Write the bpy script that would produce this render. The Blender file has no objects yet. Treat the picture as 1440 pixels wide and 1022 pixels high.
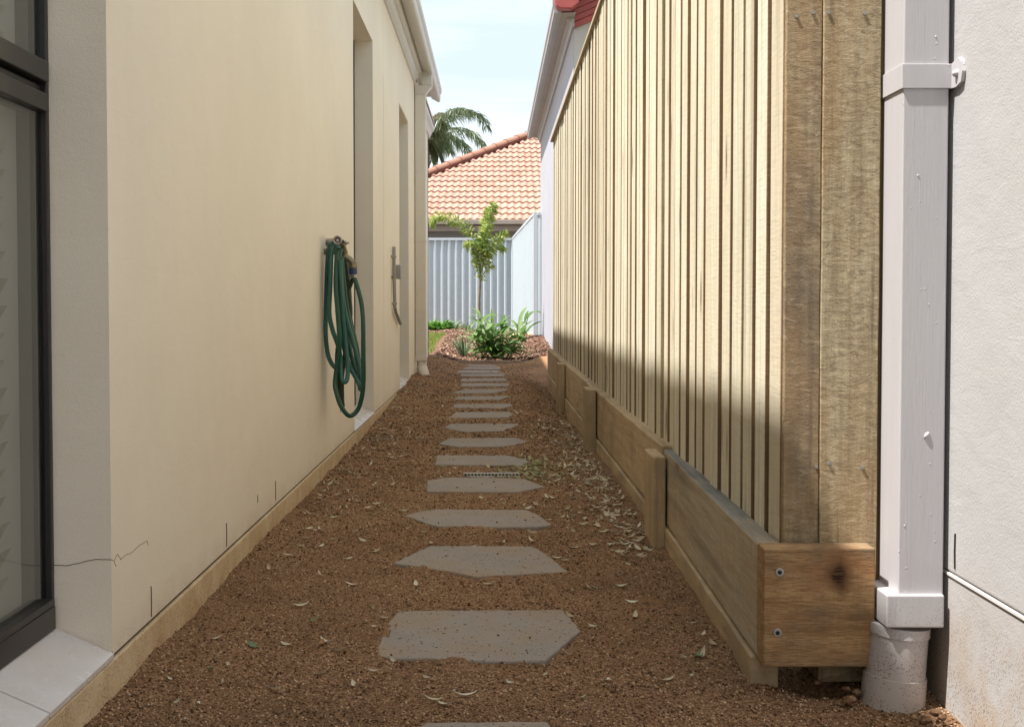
import bpy, bmesh, math, random
import numpy as np
from mathutils import Vector, Matrix, Euler

random.seed(7)
rng = np.random.default_rng(11)
R = math.radians
S = bpy.context.scene
C = S.collection

# ------------------------------------------------------------------ camera
H, F, PITCH = 0.67, 1660.0, R(1.73)
cam_d = bpy.data.cameras.new('camera')
cam = bpy.data.objects.new('camera', cam_d)
C.objects.link(cam)
cam.location = (0, 0, H)
cam.rotation_euler = (math.pi / 2 - PITCH, 0, 0)
cam_d.sensor_width = 36
cam_d.lens = 36 * F / 1440
cam_d.shift_x = (720 - 694) / 1440
cam_d.shift_y = (475.1 - 511) / 1440
cam_d.clip_start = 0.05
cam_d.clip_end = 3000
S.camera = cam

# ------------------------------------------------------------------ sky
SUNV = Vector((1.0, 0.26, -2.2)).normalized()      # direction the sunlight travels
w = bpy.data.worlds.new('World')
S.world = w
w.use_nodes = True
wt = w.node_tree
wt.nodes.clear()
sky = wt.nodes.new('ShaderNodeTexSky')
sky.sky_type = 'NISHITA'
sky.sun_disc = False
sky.sun_elevation = math.asin(-SUNV.z)
sky.sun_rotation = math.atan2(-SUNV.x, -SUNV.y)
sky.air_density = 1.0
sky.dust_density = 0.25
tc = wt.nodes.new('ShaderNodeTexCoord')
mp = wt.nodes.new('ShaderNodeMapping')
mp.inputs['Scale'].default_value = (1.2, 1.2, 5.5)
nz = wt.nodes.new('ShaderNodeTexNoise')
nz.inputs['Scale'].default_value = 2.3
nz.inputs['Detail'].default_value = 7
nz.inputs['Roughness'].default_value = 0.55
nz.inputs['Distortion'].default_value = 0.6
rp = wt.nodes.new('ShaderNodeValToRGB')
rp.color_ramp.elements[0].position = 0.38
rp.color_ramp.elements[1].position = 0.68
mx = wt.nodes.new('ShaderNodeMix')
mx.data_type = 'RGBA'
mx.inputs[7].default_value = (1.75, 1.85, 1.92, 1)
bg = wt.nodes.new('ShaderNodeBackground')
bg.inputs['Strength'].default_value = 0.15
wo = wt.nodes.new('ShaderNodeOutputWorld')
L = wt.links.new
L(tc.outputs['Generated'], mp.inputs['Vector'])
L(mp.outputs['Vector'], nz.inputs['Vector'])
L(nz.outputs['Fac'], rp.inputs['Fac'])
L(rp.outputs['Color'], mx.inputs[0])
cap = wt.nodes.new('ShaderNodeVectorMath')       # evens out the glare of the horizon all round
cap.operation = 'MINIMUM'
cap.inputs[1].default_value = (1.14, 1.34, 1.50)
L(sky.outputs['Color'], cap.inputs[0])
L(cap.outputs[0], mx.inputs[6])
L(mx.outputs[2], bg.inputs['Color'])
L(bg.outputs['Background'], wo.inputs['Surface'])

# ------------------------------------------------------------------ sun
sd = bpy.data.lights.new('sun', 'SUN')
sd.energy = 2.0
sd.angle = R(1.0)
sd.color = (1.0, 0.97, 0.92)
sun = bpy.data.objects.new('sun', sd)
C.objects.link(sun)
sun.rotation_euler = SUNV.to_track_quat('-Z', 'Y').to_euler()
sun.location = (-4, -2, 9)

S.view_settings.view_transform = 'Standard'
S.view_settings.look = 'None'
S.view_settings.gamma = 1
S.view_settings.use_curve_mapping = False
S.view_settings.exposure = 2.28
S.cycles.diffuse_bounces = 6
S.cycles.max_bounces = 10
S.cycles.use_denoising = True

# ------------------------------------------------------------------ helpers
def ray(u, v):
    """direction of the photograph's pixel, for measuring the place"""
    a = (u - 694) / F
    b = (475.1 - v) / F
    return (a, math.cos(PITCH) + b * math.sin(PITCH), -math.sin(PITCH) + b * math.cos(PITCH))
def atY(u, v, Y):
    d = ray(u, v); t = Y / d[1]
    return Vector((d[0] * t, Y, H + d[2] * t))
def atX(u, v, X):
    d = ray(u, v); t = X / d[0]
    return Vector((X, d[1] * t, H + d[2] * t))
def atZ(u, v, Z):
    d = ray(u, v); t = (Z - H) / d[2]
    return Vector((d[0] * t, d[1] * t, Z))

def ss(a, b, x):
    t = np.clip((x - a) / (b - a), 0, 1)
    return t * t * (3 - 2 * t)

_perm = rng.integers(0, 256, 65536)
def _h(ix, iy):
    return _perm[(ix * 73 + iy * 1619 + _perm[(iy * 31 + ix * 7) & 65535]) & 65535] / 255.0
def vnoise(x, y):
    ix = np.floor(x).astype(np.int64); iy = np.floor(y).astype(np.int64)
    fx = x - ix; fy = y - iy
    fx = fx * fx * (3 - 2 * fx); fy = fy * fy * (3 - 2 * fy)
    return (_h(ix, iy) * (1 - fx) * (1 - fy) + _h(ix + 1, iy) * fx * (1 - fy)
            + _h(ix, iy + 1) * (1 - fx) * fy + _h(ix + 1, iy + 1) * fx * fy)
def fbm(x, y, o=4, g=0.5):
    s = 0; a = 1; t = 0
    for k in range(o):
        s = s + a * vnoise(x * 2 ** k + 17.3 * k + 500, y * 2 ** k + 9.1 * k + 500); t += a; a *= g
    return s / t - 0.5

def gz(x, y):
    """height of the ground"""
    x = np.asarray(x, float); y = np.asarray(y, float)
    z = 0.075 * ss(5.0, 9.7, y) * ss(-0.3, -0.62, x)
    z = z - 0.075 * ss(4.0, 9.5, y) * ss(0.2, 0.47, x) * (1 - ss(10.3, 12.3, y))
    z = z + 0.09 * ss(11.2, 13.2, y) * ss(0.25, 0.6, x)
    z = z + 0.10 * ss(13.0, 16.5, y)
    return z

class MB:
    def __init__(s):
        s.v = []; s.f = []
    def add(s, vs, fs):
        n = len(s.v)
        s.v += [tuple(p) for p in vs]
        s.f += [tuple(i + n for i in q) for q in fs]
        return s
    def box(s, x0, x1, y0, y1, z0, z1):
        return s.add([(x0, y0, z0), (x1, y0, z0), (x1, y1, z0), (x0, y1, z0), (x0, y0, z1), (x1, y0, z1), (x1, y1, z1), (x0, y1, z1)],
                     [(0, 3, 2, 1), (4, 5, 6, 7), (0, 1, 5, 4), (1, 2, 6, 5), (2, 3, 7, 6), (3, 0, 4, 7)])
    def quad(s, a, b, c, d):
        return s.add([a, b, c, d], [(0, 1, 2, 3)])
    def prism(s, poly, z0, z1):
        n = len(poly)
        vs = [(p[0], p[1], z0) for p in poly] + [(p[0], p[1], z1) for p in poly]
        fs = [tuple(range(n - 1, -1, -1)), tuple(range(n, 2 * n))]
        fs += [(i, (i + 1) % n, n + (i + 1) % n, n + i) for i in range(n)]
        return s.add(vs, fs)
    def tube(s, pts, r, k=8, closed=False):
        pts = [Vector(p) for p in pts]
        n = len(pts)
        rs = r if isinstance(r, (list, tuple)) else [r] * n
        up = Vector((0.31, 0.17, 0.93)).normalized()
        vs = []
        for i, p in enumerate(pts):
            if closed:
                t = pts[(i + 1) % n] - pts[i - 1]
            else:
                t = pts[min(i + 1, n - 1)] - pts[max(i - 1, 0)]
            t.normalize()
            a = t.cross(up)
            if a.length < 1e-3: a = t.cross(Vector((1, 0, 0)))
            a.normalize(); b = a.cross(t).normalized()
            for j in range(k):
                an = 2 * math.pi * j / k
                vs.append(p + (a * math.cos(an) + b * math.sin(an)) * rs[i])
        fs = []
        m = n if closed else n - 1
        for i in range(m):
            i2 = (i + 1) % n
            for j in range(k):
                fs.append((i * k + j, i2 * k + j, i2 * k + (j + 1) % k, i * k + (j + 1) % k))
        if not closed:
            fs.append(tuple(range(k))); fs.append(tuple(range((n - 1) * k + k - 1, (n - 1) * k - 1, -1)))
        return s.add(vs, fs)
    def sweep(s, prof, y0, y1, cap=True):
        """profile of (x,z) points swept along Y"""
        n = len(prof)
        vs = [(x, y0, z) for x, z in prof] + [(x, y1, z) for x, z in prof]
        fs = [(i, (i + 1) % n, n + (i + 1) % n, n + i) for i in range(n)]
        if cap: fs += [tuple(range(n - 1, -1, -1)), tuple(range(n, 2 * n))]
        return s.add(vs, fs)

def mesh_of(name, mb, mat, off=(0, 0, 0), smooth=False):
    me = bpy.data.meshes.new(name)
    me.from_pydata([(v[0] - off[0], v[1] - off[1], v[2] - off[2]) for v in mb.v], [], mb.f)
    me.materials.append(mat)
    bm = bmesh.new(); bm.from_mesh(me)
    bmesh.ops.recalc_face_normals(bm, faces=bm.faces)
    bm.to_mesh(me); bm.free()
    if smooth:
        me.shade_smooth(); me.set_sharp_from_angle(angle=R(42))
    return me
def bevel(o, wd, seg=2):
    m = o.modifiers.new('bevel', 'BEVEL'); m.width = wd; m.segments = seg; m.limit_method = 'ANGLE'; m.angle_limit = R(35)
    m.harden_normals = False
    return o
def link(name, me, parent=None, loc=None):
    o = bpy.data.objects.new(name, me)
    C.objects.link(o)
    if parent is not None: o.parent = parent
    if loc is not None: o.location = loc
    return o
def wloc(o):
    p = Vector((0, 0, 0))
    while o is not None:
        p += o.location; o = o.parent
    return p
def obj(name, mb, mat, parent=None, smooth=False, bev=0, seg=2, org=None):
    """one mesh object; geometry given in world coordinates, origin at org (default: the parent's place)"""
    base = wloc(parent) if parent is not None else Vector((0, 0, 0))
    org = Vector(org) if org is not None else base
    me = mesh_of(name, mb, mat, org, smooth)
    o = link(name, me, parent, org - base)
    if bev: bevel(o, bev, seg)
    return o
def thing(name, label, cat, loc=(0, 0, 0), group=None):
    o = bpy.data.objects.new(name, None); C.objects.link(o)
    o.location = loc; o.empty_display_size = 0.1
    return tag(o, label, cat, group)
def tag(o, label, cat=None, group=None, kind=None):
    if label: o['label'] = label
    if cat: o['category'] = cat
    if group: o['group'] = group
    if kind: o['kind'] = kind
    return o
def np_mesh(name, V, Fq, mat, smooth=False):
    me = bpy.data.meshes.new(name)
    k = Fq.shape[1]
    me.vertices.add(len(V)); me.vertices.foreach_set('co', V.astype(np.float32).ravel())
    me.loops.add(Fq.size); me.loops.foreach_set('vertex_index', Fq.astype(np.int32).ravel())
    me.polygons.add(len(Fq)); me.polygons.foreach_set('loop_start', np.arange(0, Fq.size, k, dtype=np.int32))
    me.update(calc_edges=True)
    me.materials.append(mat)
    if smooth: me.shade_smooth()
    return me

# ------------------------------------------------------------------ material helpers
class G:
    def __init__(s, name):
        s.m = bpy.data.materials.new(name); s.m.use_nodes = True
        s.t = s.m.node_tree; s.n = s.t.nodes; s.b = s.n['Principled BSDF']
        s.tc = s.n.new('ShaderNodeTexCoord')
        s.geo = None
    def l(s, a, b): s.t.links.new(a, b)
    def val(s, inp, v):
        if hasattr(v, 'is_output') or isinstance(v, bpy.types.NodeSocket): s.l(v, inp)
        else: inp.default_value = v
    def map(s, scale=(1, 1, 1), src='Object', rand=False, rot=(0, 0, 0)):
        m = s.n.new('ShaderNodeMapping'); m.inputs['Scale'].default_value = scale; m.inputs['Rotation'].default_value = rot
        s.l(s.tc.outputs[src], m.inputs['Vector'])
        if rand:
            oi = s.n.new('ShaderNodeObjectInfo'); k = s.n.new('ShaderNodeVectorMath'); k.operation = 'MULTIPLY'
            k.inputs[1].default_value = (37.1, 53.7, 91.3)
            cx = s.n.new('ShaderNodeCombineXYZ')
            for i in range(3): s.l(oi.outputs['Random'], cx.inputs[i])
            s.l(cx.outputs[0], k.inputs[0]); s.l(k.outputs[0], m.inputs['Location'])
        return m.outputs[0]
    def noise(s, vec, scale, detail=4, rough=0.5, dist=0.0):
        n = s.n.new('ShaderNodeTexNoise'); n.inputs['Scale'].default_value = scale; n.inputs['Detail'].default_value = detail
        n.inputs['Roughness'].default_value = rough; n.inputs['Distortion'].default_value = dist
        s.l(vec, n.inputs['Vector']); return n.outputs['Fac']
    def vor(s, vec, scale, feat='F1', out='Distance'):
        n = s.n.new('ShaderNodeTexVoronoi'); n.feature = feat; n.inputs['Scale'].default_value = scale
        s.l(vec, n.inputs['Vector']); return n.outputs[out]
    def ramp(s, fac, stops):
        n = s.n.new('ShaderNodeValToRGB'); e = n.color_ramp.elements
        while len(e) < len(stops): e.new(0.5)
        for i, (p, c) in enumerate(stops):
            e[i].position = p; e[i].color = (*c, 1) if len(c) == 3 else c
        s.l(fac, n.inputs['Fac']); return n.outputs['Color']
    def mr(s, fac, a, b, c=0.0, d=1.0):
        n = s.n.new('ShaderNodeMapRange'); n.inputs[1].default_value = a; n.inputs[2].default_value = b
        n.inputs[3].default_value = c; n.inputs[4].default_value = d; s.l(fac, n.inputs[0]); return n.outputs[0]
    def mix(s, fac, a, b, mode='MIX'):
        n = s.n.new('ShaderNodeMix'); n.data_type = 'RGBA'; n.blend_type = mode
        s.val(n.inputs[0], fac)
        s.val(n.inputs[6], (*a, 1) if isinstance(a, tuple) else a); s.val(n.inputs[7], (*b, 1) if isinstance(b, tuple) else b)
        return n.outputs[2]
    def math(s, op, a, b=0.0):
        n = s.n.new('ShaderNodeMath'); n.operation = op; s.val(n.inputs[0], a); s.val(n.inputs[1], b); return n.outputs[0]
    def sep(s, vec):
        n = s.n.new('ShaderNodeSeparateXYZ'); s.l(vec, n.inputs[0]); return n.outputs
    def rnd(s):
        return s.n.new('ShaderNodeObjectInfo').outputs['Random']
    def island(s):
        return s.n.new('ShaderNodeNewGeometry').outputs['Random Per Island']
    def world(s, scale=(1, 1, 1)):
        g = s.n.new('ShaderNodeNewGeometry'); m = s.n.new('ShaderNodeMapping'); m.inputs['Scale'].default_value = scale
        s.l(g.outputs['Position'], m.inputs['Vector']); return m.outputs[0]
    def bump(s, h, strength, dist, prev=None):
        n = s.n.new('ShaderNodeBump'); n.inputs['Strength'].default_value = strength; n.inputs['Distance'].default_value = dist
        s.l(h, n.inputs['Height'])
        if prev is not None: s.l(prev, n.inputs['Normal'])
        return n.outputs[0]
    def fin(s, col, rough=0.8, nrm=None, metal=0.0, spec=0.3):
        s.val(s.b.inputs['Base Color'], (*col, 1) if isinstance(col, tuple) else col)
        s.val(s.b.inputs['Roughness'], rough); s.b.inputs['Metallic'].default_value = metal
        s.b.inputs['Specular IOR Level'].default_value = spec
        if nrm is not None: s.l(nrm, s.b.inputs['Normal'])
        return s.m

def m_render(name, col, dirt, grime_and_void=0.35, fine=420, top=0.30, spots=0.0, relief=0.6):
    """painted render: fine stipple, faint mottling, soil splash low down"""
    g = G(name); W = g.world()
    z = g.sep(W)[2]
    c = g.mix(g.mr(g.noise(W, 1.7, 5, 0.6), 0.35, 0.7, 0, 0.6), col, tuple(k * 0.88 for k in col))
    c = g.mix(g.mr(g.noise(g.world((6, 6, 0.9)), 1.3, 4, 0.55), 0.5, 0.85, 0, 0.12), c, tuple(k * 0.8 for k in col))
    c = g.mix(g.mr(g.noise(W, 5.5, 6, 0.7, 0.4), 0.42, 0.75, 0, 0.35), c, tuple(k * q for k, q in zip(col, (0.93, 0.90, 0.86))))
    c = g.mix(g.mr(g.noise(W, 38, 5, 0.75), 0.62, 0.78, 0, 0.30), c, tuple(k * 0.72 for k in col))
    low = g.mr(z, top, 0.0, 0.0, 1.0)
    sp = g.math('MULTIPLY', low, g.mr(g.noise(W, 7, 6, 0.7), 0.35, 0.75, 0.0, 1.0))
    c = g.mix(g.math('MULTIPLY', sp, grime_and_void), c, dirt)
    if spots:
        s1 = g.mr(g.vor(W, 210), 0.22, 0.40, 1.0, 0.0)
        s2 = g.math('MULTIPLY', s1, g.mr(g.noise(W, 22, 3), 0.38, 0.52))
        c = g.mix(g.math('MULTIPLY', g.math('MULTIPLY', s2, low), spots), c, tuple(k * 0.5 for k in dirt))
    h = g.noise(W, fine, 3, 0.6)
    n = g.bump(h, relief, 0.0012)
    n = g.bump(g.noise(W, 45, 3, 0.5), relief * 0.3, 0.002, n)
    n = g.bump(g.noise(W, 3.5, 3, 0.5), 0.4, 0.014, n)
    n = g.bump(g.noise(g.world((9, 9, 22)), 1.0, 4, 0.6, 0.8), 0.22, 0.004, n)
    return g.fin(c, 0.75, n, spec=0.25)

def m_wood(name, pale, mid, dark, axis='Z', rough_sawn=False, streak=0.4, rnd=0.6, knots=0.5, relief=1.0, stain=None):
    g = G(name)
    a = {'X': (1.2, 22, 22), 'Y': (22, 1.2, 22), 'Z': (22, 22, 1.2)}[axis]
    V = g.map(a, rand=True)
    P = g.map((1, 1, 1), rand=True)
    gr = g.noise(V, 2.2, 7, 0.65, 0.5)
    c = g.ramp(gr, [(0.25, dark), (0.47, mid), (0.68, pale)])
    rr = g.rnd()
    c = g.mix(g.math('MULTIPLY', rr, rnd), c, g.mix(g.noise(P, 1.5, 2), mid, dark))
    # dark streaks along the board
    if rnd > 0.5:
        r2 = g.math('FRACT', g.math('MULTIPLY', rr, 7.31))
        c = g.mix(g.mr(r2, 0.55, 1.0, 0, 0.55), c, g.mix(g.math('FRACT', g.math('MULTIPLY', rr, 23.7)), (0.50, 0.50, 0.34), (0.58, 0.43, 0.29)))
        c = g.mix(g.mr(g.noise(g.map((2, 2, 1.1), rand=True), 2.0, 4, 0.6), 0.52, 0.68, 0, 0.4), c, tuple(k * 0.75 for k in mid))
    st = g.noise(g.map(tuple(k * 0.4 for k in a), rand=True), 1.6, 5, 0.6)
    c = g.mix(g.mr(st, 0.55, 0.75, 0, streak), c, tuple(k * 0.45 for k in dark))
    if stain is not None:
        sn = g.noise(P, 3.2, 5, 0.62)
        c = g.mix(g.mr(sn, 0.48, 0.66, 0, 0.75), c, stain)
    if knots:
        ks = {'X': (1.0, 5, 5), 'Y': (5, 1.0, 5), 'Z': (5, 5, 1.0)}[axis]
        kn = g.vor(g.map(ks, rand=True), 2.3)
        c = g.mix(g.mr(kn, 0.05, 0.16, knots, 0.0), c, (0.09, 0.04, 0.018))
    f2 = g.noise(V, 11, 6, 0.75, 0.3)
    c = g.mix(g.mr(f2, 0.40, 0.58, 0.42, 0.0), c, tuple(k * 0.62 for k in mid))
    sw = g.noise(g.map({'X': (90, 9, 9), 'Y': (14, 130, 7), 'Z': (9, 9, 90)}[axis], rand=True, rot=(0.25, 0, 0)), 2.0, 4, 0.6, 0.2)
    c = g.mix(g.mr(sw, 0.36, 0.50, 0.0 if rough_sawn else (0.45 if axis == 'Y' else 0.26), 0.0), c, tuple(k * 0.6 for k in mid))
    n = g.bump(f2, 0.6 * relief, 0.0014)
    n = g.bump(sw, 0.05 if rough_sawn else 0.5 * relief, 0.0014, n)
    if rough_sawn:
        q = {'Z': (17, 17, 46), 'Y': (60, 8, 60), 'X': (8, 60, 60)}[axis]
        Q = g.map(q, rand=True)
        h1 = g.noise(Q, 2.4, 9, 0.8, 0.7)
        n = g.bump(h1, 0.85 * relief, 0.0055, n)
        n = g.bump(g.noise(P, 260, 3, 0.7), 0.6 * relief, 0.002, n)
        c = g.mix(g.mr(h1, 0.38, 0.52, 0.7, 0.0), c, tuple(k * 0.6 for k in dark))
        c = g.mix(g.mr(g.noise(g.map((6, 6, 1.6), rand=True), 1.4, 5, 0.6), 0.45, 0.62, 0, 0.6), c, (0.40, 0.26, 0.13))
        c = g.mix(g.mr(h1, 0.54, 0.66, 0.0, 0.5), c, tuple(min(1, k * 1.25) for k in pale))
        c = g.mix(g.mr(g.noise(g.map((26, 26, 1.3), rand=True), 1.2, 4, 0.6), 0.56, 0.66, 0, 0.55), c, (0.13, 0.10, 0.08))
        sp = g.vor(g.map((60, 60, 120), rand=True), 1.0); c = g.mix(g.mr(sp, 0.10, 0.22, 0.35, 0.0), c, (0.10, 0.075, 0.05))
    return g.fin(c, 0.82, n, spec=0.18)

def m_plain(name, col, rough=0.5, metal=0.0, spec=0.4, var=0.12, relief=0.0, scale=30, dirt=None, dz=0.3):
    g = G(name); P = g.map()
    c = g.mix(g.mr(g.noise(P, scale * 0.15, 5, 0.6), 0.3, 0.7), col, tuple(k * (1 - var) for k in col))
    if dirt is not None:
        W = g.world(); z = g.sep(W)[2]
        f = g.math('MULTIPLY', g.mr(z, dz, 0.0), g.mr(g.noise(W, 40, 6, 0.7), 0.42, 0.62))
        c = g.mix(f, c, dirt)
    n = g.bump(g.noise(P, scale, 4, 0.6), relief, 0.002) if relief else None
    return g.fin(c, rough, n, metal, spec)

def m_leaf(name, cols, src='island', rough=0.45, trans=0.25):
    g = G(name)
    r = g.island() if src == 'island' else g.rnd()
    c = g.ramp(r, [(i / max(1, len(cols) - 1), k) for i, k in enumerate(cols)])
    P = g.map()
    c = g.mix(g.mr(g.noise(P, 18, 3), 0.3, 0.7, 0, 0.3), c, tuple(k * 0.6 for k in cols[0]))
    g.fin(c, rough, g.bump(g.noise(P, 60, 2), 0.3, 0.002), spec=0.4)
    tr = g.n.new('ShaderNodeBsdfTranslucent'); g.l(c, tr.inputs['Color'])
    ms = g.n.new('ShaderNodeMixShader'); ms.inputs[0].default_value = trans
    g.l(g.b.outputs[0], ms.inputs[1]); g.l(tr.outputs[0], ms.inputs[2]); g.l(ms.outputs[0], g.n['Material Output'].inputs[0])
    return g.m

M = {}
M['cream'] = m_render('cream_render', (0.85, 0.765, 0.645), (0.36, 0.19, 0.085), 0.75, top=0.13, spots=0.6)
M['slab'] = m_render('cream_slab_edge', (0.70, 0.56, 0.37), (0.40, 0.22, 0.10), 1.0, fine=160, top=0.20, spots=0.8, relief=1.0)
M['white_render'] = m_render('white_render', (0.475, 0.462, 0.462), (0.38, 0.26, 0.15), 1.0, fine=260, top=0.27, spots=1.0, relief=0.6)
M['far_render'] = m_render('far_white_render', (0.46, 0.46, 0.51), (0.4, 0.3, 0.2), 0.3, fine=90, relief=0.2)
M['mottled'] = m_render('weathered_grey_render', (0.55, 0.54, 0.52), (0.3, 0.28, 0.27), 0.3, fine=60)
def _pipe(name, col, dust):
    g = G(name); W = g.world(); z = g.sep(W)[2]
    c = g.mix(g.mr(g.noise(g.world((40, 40, 2)), 2, 4), 0.35, 0.7, 0, 0.5), col, tuple(k * 0.9 for k in col))
    f = g.math('MULTIPLY', g.math('MULTIPLY', g.mr(z, 0.2, 0.03), g.mr(g.vor(W, 230), 0.24, 0.42, 1.0, 0.0)), g.mr(g.noise(W, 28, 4, 0.6), 0.38, 0.52))
    c = g.mix(g.math('MULTIPLY', f, 0.85), c, dust)
    c = g.mix(g.math('MULTIPLY', g.mr(z, 0.16, 0.0), 0.5), c, (0.42, 0.32, 0.24))
    n = g.bump(g.noise(g.world((220, 220, 14)), 1.5, 3, 0.5), 0.35, 0.001)
    n = g.bump(g.mr(g.vor(W, 38), 0.0, 0.09, 1.0, 0.0), 0.35, 0.002, n)
    return g.fin(c, 0.42, n, spec=0.4)
M['pipe'] = _pipe('painted_downpipe', (0.52, 0.50, 0.515), (0.12, 0.065, 0.03))
M['cream_pipe'] = m_plain('cream_painted_pipe', (0.66, 0.61, 0.52), 0.45, var=0.1, relief=0.15)
M['trim'] = m_plain('pale_grey_trim', (0.62, 0.60, 0.56), 0.4, var=0.08)
M['soffit'] = m_plain('soffit_sheet', (0.56, 0.53, 0.49), 0.7, var=0.08)
M['dark_alu'] = m_plain('dark_aluminium', (0.045, 0.042, 0.042), 0.35, metal=0.3, var=0.2, relief=0.1)
M['grime_and_void'] = m_plain('dark_void', (0.03, 0.022, 0.018), 0.9, relief=0.3)  # near-black colour standing in for the shade inside holes, slits and gaps
M['crack'] = m_plain('crack_shadow', (0.13, 0.095, 0.07), 0.95)
M['seal'] = m_plain('seam', (0.12, 0.075, 0.045), 0.95)
M['inner'] = m_plain('interior_dark', (0.15, 0.145, 0.135), 0.8)
M['blind_in'] = m_plain('blind_fabric', (0.46, 0.435, 0.42), 0.7, var=0.1)
M['blind'] = m_plain('blind_white', (0.66, 0.63, 0.60), 0.6, var=0.05)
M['slat'] = m_plain('blind_slat', (0.40, 0.37, 0.35), 0.6, var=0.1)
g = G('window_glass')
g.n.remove(g.b)
tr = g.n.new('ShaderNodeBsdfTransparent'); tr.inputs['Color'].default_value = (0.90, 0.92, 0.91, 1)
gl = g.n.new('ShaderNodeBsdfGlossy'); gl.inputs['Roughness'].default_value = 0.015
fr_ = g.n.new('ShaderNodeLayerWeight'); fr_.inputs['Blend'].default_value = 0.5
ms = g.n.new('ShaderNodeMixShader'); g.l(g.mr(fr_.outputs['Facing'], 0.45, 1.0, 0.04, 0.5), ms.inputs[0]); g.l(tr.outputs[0], ms.inputs[1]); g.l(gl.outputs[0], ms.inputs[2])
g.l(ms.outputs[0], g.n['Material Output'].inputs[0]); M['glass'] = g.m
g = G('sill_tile'); W = g.world()
c = g.mix(g.mr(g.noise(W, 9, 5, 0.6), 0.4, 0.7, 0, 0.5), (0.66, 0.62, 0.62), (0.60, 0.52, 0.48))
c = g.mix(g.mr(g.noise(W, 160, 5, 0.8), 0.62, 0.72, 0, 0.25), c, (0.30, 0.2, 0.13))
M['sill'] = g.fin(c, g.mr(g.noise(W, 20, 3), 0.3, 0.7, 0.15, 0.32), g.bump(g.noise(W, 8, 2), 0.1, 0.004), spec=0.5)
M['grout'] = m_plain('grout', (0.33, 0.26, 0.19), 0.9)
# timber
M['paling'] = m_wood('pale_treated_paling', (0.80, 0.78, 0.67), (0.72, 0.67, 0.52), (0.46, 0.34, 0.19), 'Z', rnd=0.55, knots=0.9, streak=0.75, relief=1.1)
M['paling_side'] = m_wood('shaded_sawn_paling_edge', (0.36, 0.26, 0.155), (0.25, 0.165, 0.09), (0.13, 0.08, 0.04), 'Z', rnd=0.7, knots=0.3, streak=0.6, relief=1.0)  # browner sawn edge, with the shade on that side put into the colour
M['paling_back'] = m_wood('recessed_paling', (0.72, 0.64, 0.46), (0.60, 0.49, 0.32), (0.36, 0.24, 0.13), 'Z', rnd=0.9, knots=0.4, streak=0.6, relief=0.9)
M['paling_rough'] = m_wood('rough_sawn_paling', (0.62, 0.53, 0.36), (0.50, 0.40, 0.25), (0.30, 0.215, 0.125), 'Z', True, rnd=0.1, knots=0.3, streak=0.5, relief=1.0)
M['paling_stain'] = m_wood('rough_sawn_stained_paling', (0.52, 0.43, 0.28), (0.42, 0.32, 0.20), (0.25, 0.175, 0.11), 'Z', True, rnd=0.2, knots=0.3, streak=0.9, relief=1.0, stain=(0.13, 0.11, 0.10))
M['sleeper'] = m_wood('brown_sleeper', (0.66, 0.52, 0.34), (0.55, 0.41, 0.25), (0.33, 0.225, 0.13), 'Y', rnd=0.3, knots=0.5, streak=0.5, relief=1.4, stain=(0.30, 0.22, 0.15))
M['sleeper_grey'] = m_wood('weathered_grey_sleeper', (0.54, 0.48, 0.37), (0.46, 0.38, 0.27), (0.23, 0.185, 0.135), 'Y', rnd=0.1, knots=0.6, streak=0.9, relief=1.8, stain=(0.50, 0.37, 0.22))
M['post'] = m_wood('sleeper_post_wood', (0.60, 0.47, 0.30), (0.50, 0.37, 0.22), (0.30, 0.205, 0.11), 'Z', rnd=0.2, knots=0.4, streak=0.4, stain=(0.27, 0.22, 0.14))
M['cap'] = m_wood('capping_wood', (0.50, 0.42, 0.27), (0.42, 0.33, 0.2), (0.28, 0.2, 0.12), 'Y', knots=0.2)
# end sleeper with its own knot
g = G('orange_end_sleeper'); P = g.map()
V = g.map((1.6, 20, 26))
c = g.ramp(g.noise(V, 2.4, 7, 0.65, 0.8), [(0.28, (0.22, 0.12, 0.05)), (0.5, (0.42, 0.26, 0.12)), (0.72, (0.56, 0.38, 0.2))])
c = g.mix(g.mr(g.noise(g.map((5, 5, 9)), 1.3, 5, 0.6), 0.47, 0.62, 0, 0.75), c, (0.21, 0.155, 0.10))
c = g.mix(g.mr(g.noise(g.map((4, 4, 7)), 2.0, 4, 0.6, 0.5), 0.50, 0.66, 0, 0.6), c, (0.42, 0.19, 0.08))
c = g.mix(g.mr(g.noise(g.map((150, 10, 10)), 1.6, 4, 0.7), 0.38, 0.52, 0.16, 0.0), c, (0.17, 0.10, 0.055))
c = g.mix(g.mr(g.sep(P)[2], 0.055, 0.005, 0, 0.55), c, (0.19, 0.15, 0.105))
c = g.mix(g.mr(g.noise(g.map((3, 3, 12)), 2.2, 5, 0.6), 0.55, 0.72, 0, 0.55), c, (0.12, 0.08, 0.05))
vm = g.n.new('ShaderNodeVectorMath'); vm.operation = 'DISTANCE'
mpk = g.n.new('ShaderNodeMapping'); mpk.inputs['Scale'].default_value = (1.0, 0.0, 0.62)
dn = g.n.new('ShaderNodeTexNoise'); dn.inputs['Scale'].default_value = 30
g.l(P, dn.inputs['Vector'])
va = g.n.new('ShaderNodeVectorMath'); va.operation = 'MULTIPLY_ADD'
g.l(dn.outputs['Color'], va.inputs[0]); va.inputs[1].default_value = (0.02, 0.02, 0.03); g.l(P, va.inputs[2])
g.l(va.outputs[0], mpk.inputs['Vector'])
g.l(mpk.outputs[0], vm.inputs[0]); vm.inputs[1].default_value = (0.137, 0.0, (0.172 + 0.015) * 0.62)
kd = vm.outputs['Value']
c = g.mix(g.mr(kd, 0.010, 0.028, 0.97, 0.0), c, (0.08, 0.028, 0.010))
c = g.mix(g.mr(kd, 0.005, 0.016, 0.95, 0.0), c, (0.02, 0.010, 0.006))
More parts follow.
